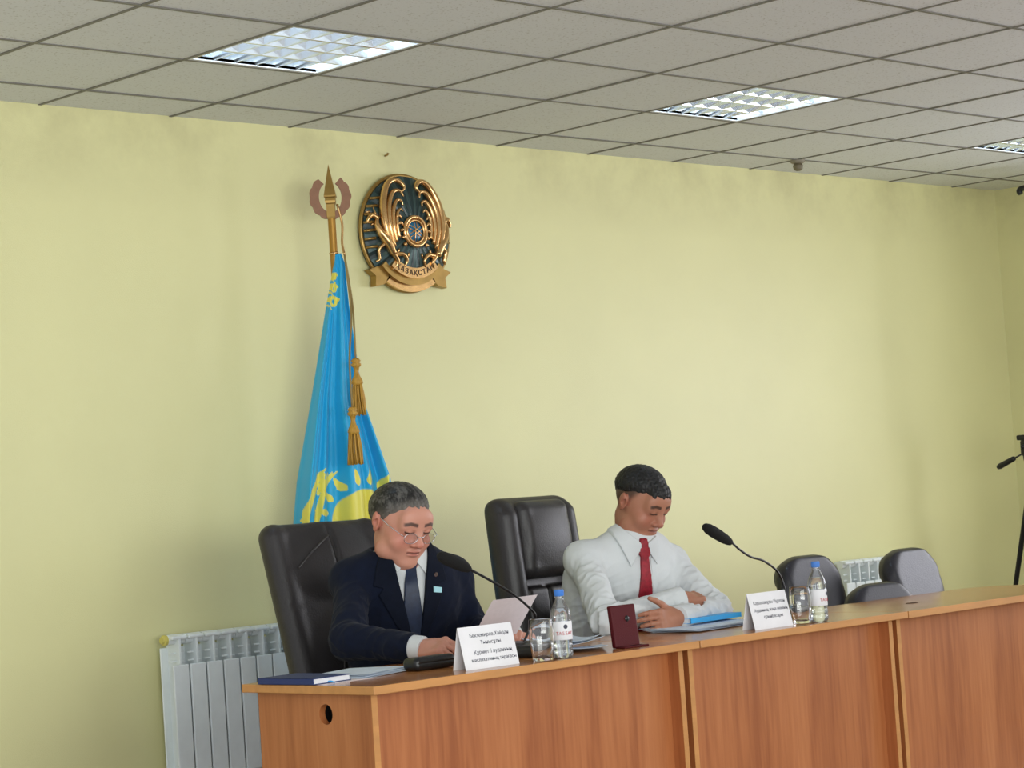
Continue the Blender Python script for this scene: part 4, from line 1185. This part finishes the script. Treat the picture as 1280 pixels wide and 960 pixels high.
def hair_mesh(parent, off, fr, hk, wide, jaw, hl, thick, cols, h=.0028, nscale=.02, namp=.003, streak=.6):
    core, _, _, _ = head_prims(fr, hk, jaw, wide)
    lo = fr.o - .16; hi = fr.o + .17
    fd = Field(axes(lo, hi, h)); fd.union(core)
    X, Y, Z = fd.all(); q = _loc(fr.o, fr.R, X, Y, Z); x, y, z = [v/F32(hk) for v in q]
    line = np.interp(y, *hl[0]).astype(F32) + F32(.003)*np.sin(x*F32(160)) + F32(.003)*np.sin(x*F32(330) + F32(1))
    t = np.interp(z - line, *thick).astype(F32)
    nz = mk_noise(nscale)
    fd.F[...] = fd.F - t + np.where(t > 0, F32(namp)*nz(X, Y, Z), 0)
    fd.F[...] = np.maximum(fd.F, -(z + F32(.10)))
    me = mesh_field(fd, 'hair', off)
    v = (verts(me) + off - fr.o) @ fr.R / hk
    q = (v[:, 0].astype(F32)*1.6, v[:, 1].astype(F32)*.45, v[:, 2].astype(F32)*.6)
    n2 = sum(mk_noise(sc, 18)(*q)*wt for sc, wt in ((.006, .4), (.011, .4), (.021, .5), (.04, .4))); n2 = np.clip(.5 + .45*n2, 0, 1)
    ln = np.interp(v[:, 1], *hl[0]); low = 1 - sm(v[:, 2] - ln, .0, .06)
    a, b, c = (np.array(lin(k)) for k in cols)
    w = (np.clip(n2*1.7 - .55, 0, 1)*streak)[:, None]; col = a*(1-w) + b*w
    col = col*(1 - low[:, None]*.6) + c*(low[:, None]*.6)
    set_col(me, col)
    return obj_from_mesh('hair', me, M['hair'], parent)

def cloth(name, prims, h, m, parent, off, post=None, pad=.03):
    return sdf(name, prims, h, m, parent, off, post=post, pad=pad)
def shell_piece(name, prims, polys, J, t0, h, m, parent, off, lo, hi, back=False, extra=None):
    """cloth patch: the surface of the trunk raised by t0 inside outlines drawn on the chest (u across, w up)"""
    fd = Field(axes(lo, hi, h)); fd.union(prims)
    X, Y, Z = fd.all(); q = _loc(J['chest'], J['R'], X, Y, Z)
    u = np.broadcast_to(q[0], fd.F.shape).astype(float); w = np.broadcast_to(q[2], fd.F.shape).astype(float)
    d = np.min([in_poly(u, w, p) for p in polys], 0).astype(F32)
    fd.F[...] = np.maximum(np.maximum(fd.F - F32(t0), d), q[1] if not back else -q[1])
    fd.F[...] = np.maximum(fd.F, -(fd.F + 0) - F32(.02))
    if extra: extra(fd)
    return obj_from_mesh(name, mesh_field(fd, name, off), m, parent)
def sleeve_folds(J, amp, wl, seed):
    nz = mk_noise(.12, 5); na = mk_noise(wl, 5); nb = mk_noise(wl, 5)
    def f(fd, mask=None):
        X, Y, Z = fd.all(); d = np.zeros_like(fd.F)
        for s in 'RL':
            e = J['el'+s]; r2 = (X-F32(e[0]))**2 + (Y-F32(e[1]))**2 + (Z-F32(e[2]))**2
            d = np.maximum(d, np.exp(-r2/F32(.16**2)))
            e = (J['sh'+s]*.6 + J['el'+s]*.4); r2 = (X-F32(e[0]))**2 + (Y-F32(e[1]))**2 + (Z-F32(e[2]))**2
            d = np.maximum(d, F32(.7)*np.exp(-r2/F32(.12**2)))
            e = (J['el'+s] + J['wr'+s])/2; r2 = (X-F32(e[0]))**2 + (Y-F32(e[1]))**2 + (Z-F32(e[2]))**2
            d = np.maximum(d, F32(.6)*np.exp(-r2/F32(.12**2)))
        d = np.maximum(d, F32(.75)*np.clip((F32(1.0) - Z)/F32(.2), 0, 1))
        for n2, dr in ((na, V3((.55, .25, -.8))), (nb, V3((.8, -.5, .33)))):
            dr = dr/np.linalg.norm(dr); q = (X*F32(dr[0]) + Y*F32(dr[1]) + Z*F32(dr[2]))*F32(.78)
            rid = np.abs(n2(X - q*F32(dr[0]), Y - q*F32(dr[1]), Z - q*F32(dr[2])))
            fd.F[...] += F32(amp)*d*(np.minimum(rid, F32(.9)) - F32(.6))
        fd.F[...] += F32(amp*.35)*nz(X, Y, Z)
    return f

def legs_and_shoes(o, off, J):
    P = []
    for s in 'RL':
        P += [(cap(J['hip'+s], J['kn'+s], .092, .070), .0 if s == 'R' else .02), (cap(J['kn'+s], J['an'+s] + V3((0, 0, .02)), .066, .058), .03)]
    P += [(ell((0, 0, .0), (.185*J.get('w', 1), .14, .11), Fr(J['pelvis'], J['R0'])), .04)]
    cloth('trousers', P, .01, M['trousers'], o, off)
    for s in 'RL':
        a = J['an'+s]
        sdf('shoe', [(ell((a[0], a[1] - .075, .035), (.052, .14, .038)), 0), (cap((a[0], a[1] + .02, .05), (a[0], a[1], .10), .05, .052), .03)], .007, M['shoe'], o, off,
            cuts=[(rbox((a[0], a[1], -.05), (.2, .4, .05), .001), 0)])

# ---- first man: navy suit, spectacles, reading a sheet
yaw1 = -31
R0 = rotm('Z', yaw1)
J1 = dict(chest=V3((1.075, -1.335, .93)), belly=V3((1.095, -1.29, .74)), pelvis=V3((1.09, -1.265, .575)), neck=V3((1.02, -1.395, 1.135)),
          shR=V3((.905, -1.275, 1.022)), shL=V3((1.245, -1.388, 1.005)), elR=V3((.715, -1.45, .838)), elL=V3((1.275, -1.455, .815)),
          wrR=V3((.786, -1.725, .806)), wrL=V3((1.222, -1.70, .806)), R0=R0, R=R0 @ rotm('X', 12), w=1.03)
J1['hipR'] = J1['pelvis'] + rotm('Z', -15) @ V3((-.09, -.03, -.03)); J1['hipL'] = J1['pelvis'] + rotm('Z', -15) @ V3((.09, -.03, -.03))
J1['knR'] = V3((.93, -1.62, .535)); J1['knL'] = V3((1.13, -1.66, .535)); J1['anR'] = V3((.94, -1.66, .09)); J1['anL'] = V3((1.15, -1.70, .09))
J1['ends'] = [J1['wrR'], J1['wrL']]
h1 = Fr((1.0, -1.425, 1.202), rotm('Z', -3) @ rotm('Y', 3) @ rotm('X', 23))
hk1, wd1, jw1 = 1.08, 1.08, 1.16
hR = hand_prims(J1['wrR'], (.22, -1, .06), (-.55, .1, .8), 1, [(38, 62, 40), (48, 68, 40), (56, 70, 40), (60, 70, 40)], (.35, .9, -.35))
hL = hand_prims(J1['wrL'], (-.42, -1, .05), (.55, .2, .8), -1, [(38, 60, 40), (46, 66, 40), (52, 70, 40), (56, 70, 40)], (.45, .9, .25))
man1, off1 = person('person', 'man in navy suit and glasses, looking down at a sheet held in both hands', J1, h1, hk1, wd1, jw1, [hR, hL],
                    ('#c48c78', '#ad6258', '#2b2523', '#bf6c5c'), dz=.012)
hair_mesh(man1, off1, h1, hk1, wd1, jw1, [([-.12, -.085, -.06, -.035, -.01, .015, .03, .1], [.090, .088, .078, .050, .022, .012, -.012, -.04])],
          ([-.02, -.003, .012, .04, .08], [-.006, -.003, .0035, .011, .016]), ('#131212', '#62605c', '#736d66'), namp=.0006, nscale=.012, streak=.7)
# suit jacket
inner1 = torso_prims(J1, .004)
nk = J1['neck']
arms = lambda J, r0, r1, r2, stop=.0: [x for s in 'RL' for x in ((cap(J['sh'+s], J['el'+s], r0, r1), .03), (cap(J['el'+s], J['wr'+s] + (J['el'+s] - J['wr'+s])*stop, r1, r2), .02))]
jk = torso_prims(J1, .018) + arms(J1, .062, .059, .046, .10)
fold1 = sleeve_folds(J1, .005, .065, 1)
V1 = [(-.105, .27), (-.075, .17), (.0, -.12), (.028, -.12), (.066, .17), (.095, .27)]
def jk_post(fd):
    fold1(fd)
    X, Y, Z = fd.all(); q = _loc(J1['chest'], J1['R'], X, Y, Z)
    u = np.broadcast_to(q[0], fd.F.shape); w = np.broadcast_to(q[2], fd.F.shape)
    d = in_poly(u.astype(float), w.astype(float), V1).astype(F32)
    fd.F[...] = -smin(-fd.F, np.maximum(d, q[1] - F32(-.02)), .006)
    # opening for the neck
    nn = h1.p((0, .02, -.06)); a = nk - V3((0, 0, .02))
    c = cap(a, a + (nn - a)*2.0, .074, .085).fn(X, Y, Z); fd.F[...] = -smin(-fd.F, c, .006)
    for s in 'RL':                                  # cuffs end cleanly
        d_ = J1['wr'+s] - J1['el'+s]; L_ = np.linalg.norm(d_); d_ = d_/L_; e = J1['el'+s]
        t = (X-F32(e[0]))*F32(d_[0]) + (Y-F32(e[1]))*F32(d_[1]) + (Z-F32(e[2]))*F32(d_[2]) - F32(L_*.90)
        near = (X-F32(J1['wr'+s][0]))**2 + (Y-F32(J1['wr'+s][1]))**2 + (Z-F32(J1['wr'+s][2]))**2 < F32(.02)
        fd.F[...] = np.where(near, np.maximum(fd.F, t), fd.F)
jacket = cloth('jacket', jk, .0045, M['suit'], man1, off1, jk_post)
clo = J1['chest'] - V3((.26, .26, .28)); chi = J1['chest'] + V3((.26, .26, .30))
lapR = [(-.085, .235), (-.115, .16), (-.128, .10), (-.095, .092), (-.112, .07), (-.06, -.03), (.004, -.12), (-.008, -.06), (-.055, .17), (-.07, .235)]
lapL = [(.085, .235), (.118, .16), (.130, .10), (.098, .092), (.114, .07), (.07, -.03), (.028, -.12), (.028, -.06), (.062, .17), (.075, .235)]
shell_piece('lapel', torso_prims(J1, .018), [lapR], J1, .007, .003, M['suit_dark'], jacket, off1, clo, chi)
shell_piece('lapel', torso_prims(J1, .018), [lapL], J1, .007, .003, M['suit_dark'], jacket, off1, clo, chi)
def collar(J, r, parent, off, m, name='collar', down=.035, back=.0, lean=42, hgt=.03):
    """turned-down shirt collar: a band round the neck, high behind and low in front, open at the front"""
    fw = J['R0'] @ V3((0, -1, 0)); sd = J['R0'] @ V3((1, 0, 0)); la = math.radians(lean)
    ax = fw*math.sin(la) + V3((0, 0, 1))*math.cos(la); f2 = fw*math.cos(la) - V3((0, 0, 1))*math.sin(la)
    a = J['neck'] - V3((0, 0, down)) - fw*back
    bm = bmesh.new(); R_ = []
    for i in range(49):
        t = math.radians(9 + 342*i/48); c, s = math.cos(t), math.sin(t); fr_ = max(0, c)**2
        ring = []
        for rr, zz in ((r, -.02), (r*.985, hgt*(1 - .7*fr_)), (r*1.03, hgt*(1 - .7*fr_) + .004), (r*1.16 + .012*fr_, -.006 - .055*fr_**2), (r*1.16 + .012*fr_ - .004, -.008 - .055*fr_**2)):
            ring.append(bm.verts.new(a + ax*zz + (f2*c*1.03 + sd*s)*rr - off))
        R_.append(ring)
    n = len(R_[0])
    for A, B in zip(R_, R_[1:]):
        for k in range(n): bm.faces.new((A[k], A[(k+1) % n], B[(k+1) % n], B[k]))
    bm.faces.new(R_[0][::-1]); bm.faces.new(R_[-1]); bmesh.ops.recalc_face_normals(bm, faces=bm.faces)
    return obj(name, bm, m, parent, True, 60)
shirt1 = cloth('shirt', inner1 + [(cap(J1['neck'] - V3((0, 0, .06)), J1['neck'] - V3((0, 0, .005)), .075, .066), .02)] +
               [], .005, M['shirt'], man1, off1)
def cuffs(J, parent, off, m, back, fwd, r):
    for s in 'RL':
        w_, e_ = J['wr'+s], J['el'+s]; d_ = (w_ - e_)/np.linalg.norm(w_ - e_)
        bm = bmesh.new(); p0 = w_ - d_*back - off; p1 = w_ + d_*fwd - off
        add_tube(bm, [p0, p0 + d_*.004, p1 - d_*.004, p1, p1 - d_*.002], [r*.94, r, r*.96, r*.91, r*.8], n=28, cap=False)
        obj('cuff', bm, m, parent, True, 60)
cuffs(J1, shirt1, off1, M['shirt'], .075, .012, .0425)
collar(J1, .080, shirt1, off1, M['shirt'], lean=36)
for sg in (-1, 1):
    shell_piece('collar_flap', inner1, [[(sg*.003, .20), (sg*.02, .215), (sg*.07, .262), (sg*.078, .225), (sg*.055, .13)]], J1, .012, .003, M['shirt'], shirt1, off1, clo, chi)
tie1 = [(-.019, .205), (-.027, .172), (-.016, .155), (-.036, -.06), (-.03, -.24), (.03, -.24), (.04, -.06), (.02, .155), (.029, .172), (.021, .205)]
shell_piece('tie', inner1, [tie1], J1, .011, .003, M['tie_navy'], man1, off1, clo, chi)
def on_chest(J, prims, u, w, out=.006):
    """point of the trunk surface in front of chest coordinates (u, w)"""
    best = None
    for t in np.linspace(-.3, .0, 301):
        p = J['chest'] + J['R'] @ V3((u, t, w)); A = np.array([[[p[0]]]], F32), np.array([[[p[1]]]], F32), np.array([[[p[2]]]], F32)
        if min(float(pr[0].fn(*A).ravel()[0]) for pr in prims) < out: return p
    return p
def badge(name, J, prims, u, w, bmf, m, parent, off, out=.03):
    p = on_chest(J, prims, u, w, out); bm = bmf(); Rm = Matrix(J['R'].tolist()).to_4x4()
    bmesh.ops.transform(bm, matrix=Matrix.Translation(p - off) @ Rm @ Matrix.Rotation(.35 if u > 0 else -.35, 4, 'Z'), verts=bm.verts)
    return obj(name, bm, m, parent)
jt = torso_prims(J1, .018)
b_ = badge('lapel_pin', J1, jt, .088, .125, lambda: add_tube(bmesh.new(), [(0, .004, 0), (0, -.004, 0)], .0075, n=16), M['chrome'], jacket, off1, .010)
b_ = badge('flag_pin', J1, jt, .088, .078, lambda: add_prism(bmesh.new(), [(-.014, .012), (-.014, -.008), (.016, -.014), (.018, .004)], -.004), M['pale_blue'], jacket, off1, .011)
# spectacles
G = lambda p: h1.p((np.array(p) + [0, 0, .012])*hk1*[wd1, 1, 1]) - off1
sp = bmesh.new()
ring = lambda cx: [(cx + .0235*math.cos(a), -.1045 + .10*(abs(cx + .0235*math.cos(a)) - .03)*.9 + .0*a, -.0165 + .0165*math.sin(a)) for a in np.linspace(0, 2*math.pi, 29)]
for s in (-1, 1):
    add_tube(sp, [G(p) for p in ring(s*.033)], .0011, n=6, cap=False)
add_tube(sp, [G(p) for p in ((-.011, -.1055, -.012), (0, -.112, -.009), (.011, -.1055, -.012))], .0012, n=6)
gl_ = obj('spectacles', sp, M['chrome'], man1, True)
for s in (-1, 1):
    obj('temple_arm', tube([G(p) for p in ((s*.0565, -.1015, -.010), (s*.066, -.098, -.006), (s*.077, -.04, .004), (s*.0825, .012, .018), (s*.083, .03, .008))], [.0012, .0012, .0014, .002, .002], n=6), M['chrome'] if s > 0 else M['chrome'], gl_, True)
    bm = bmesh.new(); P = [G(p) for p in ring(s*.033)[:-1]]; bm.faces.new([bm.verts.new(p) for p in P])
    lens = obj('lens', bm, M['lens'], gl_)
    lens.modifiers.new('thickness', 'SOLIDIFY').thickness = .0012
legs_and_shoes(man1, off1, J1)

# sheet in his hands
c00, c10, c01 = V3((.975, -1.755, .803)), V3((1.13, -1.765, .803)), V3((.943, -1.875, .935))
ux = (c10 - c00); ux = ux/np.linalg.norm(ux); uy = (c01 - c00); uy = uy - ux*(uy @ ux); ly = np.linalg.norm(uy); uy = uy/ly; un = np.cross(ux, uy)
bm = bmesh.new(); sheet(bm, .195, .205, Matrix((( ux[0], uy[0], un[0], c00[0]-.012), (ux[1], uy[1], un[1], c00[1]), (ux[2], uy[2], un[2], c00[2]-.005), (0, 0, 0, 1))), .004, .0006, 8, 8, 3)
tag(obj('paper_sheet', bm, M['paper_pink'], None, True, 40), 'upright sheet of paper held by the man in the suit', 'paper')

# ---- second man: white shirt, red tie, arms folded on the desk
yaw2 = -23
R0 = rotm('Z', yaw2)
J2 = dict(chest=V3((2.195, -1.36, .92)), belly=V3((2.20, -1.29, .74)), pelvis=V3((2.19, -1.24, .575)), neck=V3((2.172, -1.420, 1.122)),
          shR=V3((1.975, -1.345, 1.018)), shL=V3((2.365, -1.415, .975)), elR=V3((1.805, -1.59, .806)), elL=V3((2.315, -1.68, .803)),
          wrR=V3((2.115, -1.68, .862)), wrL=V3((1.985, -1.772, .802)), R0=R0, R=R0 @ rotm('X', 16), w=1.04)
J2['hipR'] = J2['pelvis'] + rotm('Z', -8) @ V3((-.09, -.03, -.03)); J2['hipL'] = J2['pelvis'] + rotm('Z', -8) @ V3((.09, -.03, -.03))
J2['knR'] = V3((2.05, -1.60, .535)); J2['knL'] = V3((2.28, -1.63, .535)); J2['anR'] = V3((2.05, -1.64, .09)); J2['anL'] = V3((2.28, -1.68, .09))
J2['ends'] = [J2['wrR'], J2['wrL'], V3((2.32, -1.7, .8)), V3((1.75, -1.76, .8))]
h2 = Fr((2.185, -1.455, 1.213), rotm('Z', 3) @ rotm('Y', 2) @ rotm('X', 30))
hk2, wd2, jw2 = 1.05, 1.05, 1.12
hR = hand_prims(J2['wrR'], (1, -.16, -.02), (.1, -.35, 1), 1, [(26, 25, 15), (30, 30, 18), (34, 34, 20), (38, 36, 20)], (.6, .8, -.3), .03)
hL = hand_prims(J2['wrL'], (-1, .05, .02), (-.05, -1, .25), -1, [(18, 26, 15), (20, 28, 16), (22, 30, 18), (24, 30, 18)], (.55, .8, .1), .0)
man2, off2 = person('person', 'man in white shirt and red tie, arms folded on the desk, head bowed', J2, h2, hk2, wd2, jw2, [hR, hL],
                    ('#a9745c', '#95564a', '#1c1513', '#a35c4a'), fade='#33291f', dz=.011)
hair_mesh(man2, off2, h2, hk2, wd2, jw2, [([-.12, -.09, -.07, -.045, -.02, .01, .04, .1], [.068, .066, .066, .064, .052, .045, .03, .01])],
          ([-.02, -.003, .012, .035, .08], [-.006, -.003, .004, .014, .020]), ('#0f0f10', '#26262a', '#1b1817'), namp=.001, nscale=.014, streak=.5)
inner2 = torso_prims(J2, .008)
sh2 = torso_prims(J2, .012) + arms(J2, .062, .054, .042, .06) + [(cap(J2['neck'] - V3((0, 0, .06)), J2['neck'] - V3((0, 0, .01)), .08, .066), .02),
      (ell((0, .05, .04), (.218, .165, .17), Fr(J2['belly'], J2['R0'])), .05), (cap((2.062, -1.26, .95), (2.052, -1.22, .72), .085, .095), .05)]
fold2 = sleeve_folds(J2, .007, .06, 2)
def sh_post(fd):
    fold2(fd); X, Y, Z = fd.all()
    nn = h2.p((0, .02, -.06)); a = J2['neck'] - V3((0, 0, .02))
    fd.F[...] = -smin(-fd.F, cap(a, a + (nn - a)*2.0, .066, .08).fn(X, Y, Z), .006)
    for s in 'RL':
        d_ = J2['wr'+s] - J2['el'+s]; L_ = np.linalg.norm(d_); d_ = d_/L_; e = J2['el'+s]
        t = (X-F32(e[0]))*F32(d_[0]) + (Y-F32(e[1]))*F32(d_[1]) + (Z-F32(e[2]))*F32(d_[2]) - F32(L_*1.0)
        w_ = J2['wr'+s]; near = (X-F32(w_[0]))**2 + (Y-F32(w_[1]))**2 + (Z-F32(w_[2]))**2 < F32(.0075)
        fd.F[...] = np.where(near, np.maximum(fd.F, t), fd.F)
    fd.F[...] = np.maximum(fd.F, F32(.60) - Z)
shirt2 = cloth('shirt', sh2, .0045, M['shirt'], man2, off2, sh_post)
collar(J2, .080, shirt2, off2, M['shirt'], lean=42)
clo = J2['chest'] - V3((.26, .28, .28)); chi = J2['chest'] + V3((.26, .26, .30))
for sg in (-1, 1):
    shell_piece('collar_flap', torso_prims(J2, .012), [[(sg*.003, .18), (sg*.02, .195), (sg*.095, .26), (sg*.105, .21), (sg*.058, .105)] if sg < 0 else [(.003, .178), (.018, .188), (.06, .205), (.07, .17), (.052, .105)]], J2, .011, .003, M['shirt'], shirt2, off2, clo, chi)
tie2 = [(-.013, .203), (-.026, .153), (-.015, .135), (-.033, -.08), (-.03, -.24), (.03, -.24), (.033, -.08), (.017, .135), (.026, .153), (.013, .203)]
shell_piece('tie', torso_prims(J2, .012), [tie2], J2, .011, .003, M['tie_red'], man2, off2, clo, chi)
plk = [(.026, .13), (.034, -.24), (.055, -.24), (.05, .13)]
shell_piece('placket', torso_prims(J2, .012), [plk], J2, .005, .003, M['shirt'], shirt2, off2, clo, chi)
cuffs(J2, shirt2, off2, M['shirt'], .055, .004, .0475)
legs_and_shoes(man2, off2, J2)
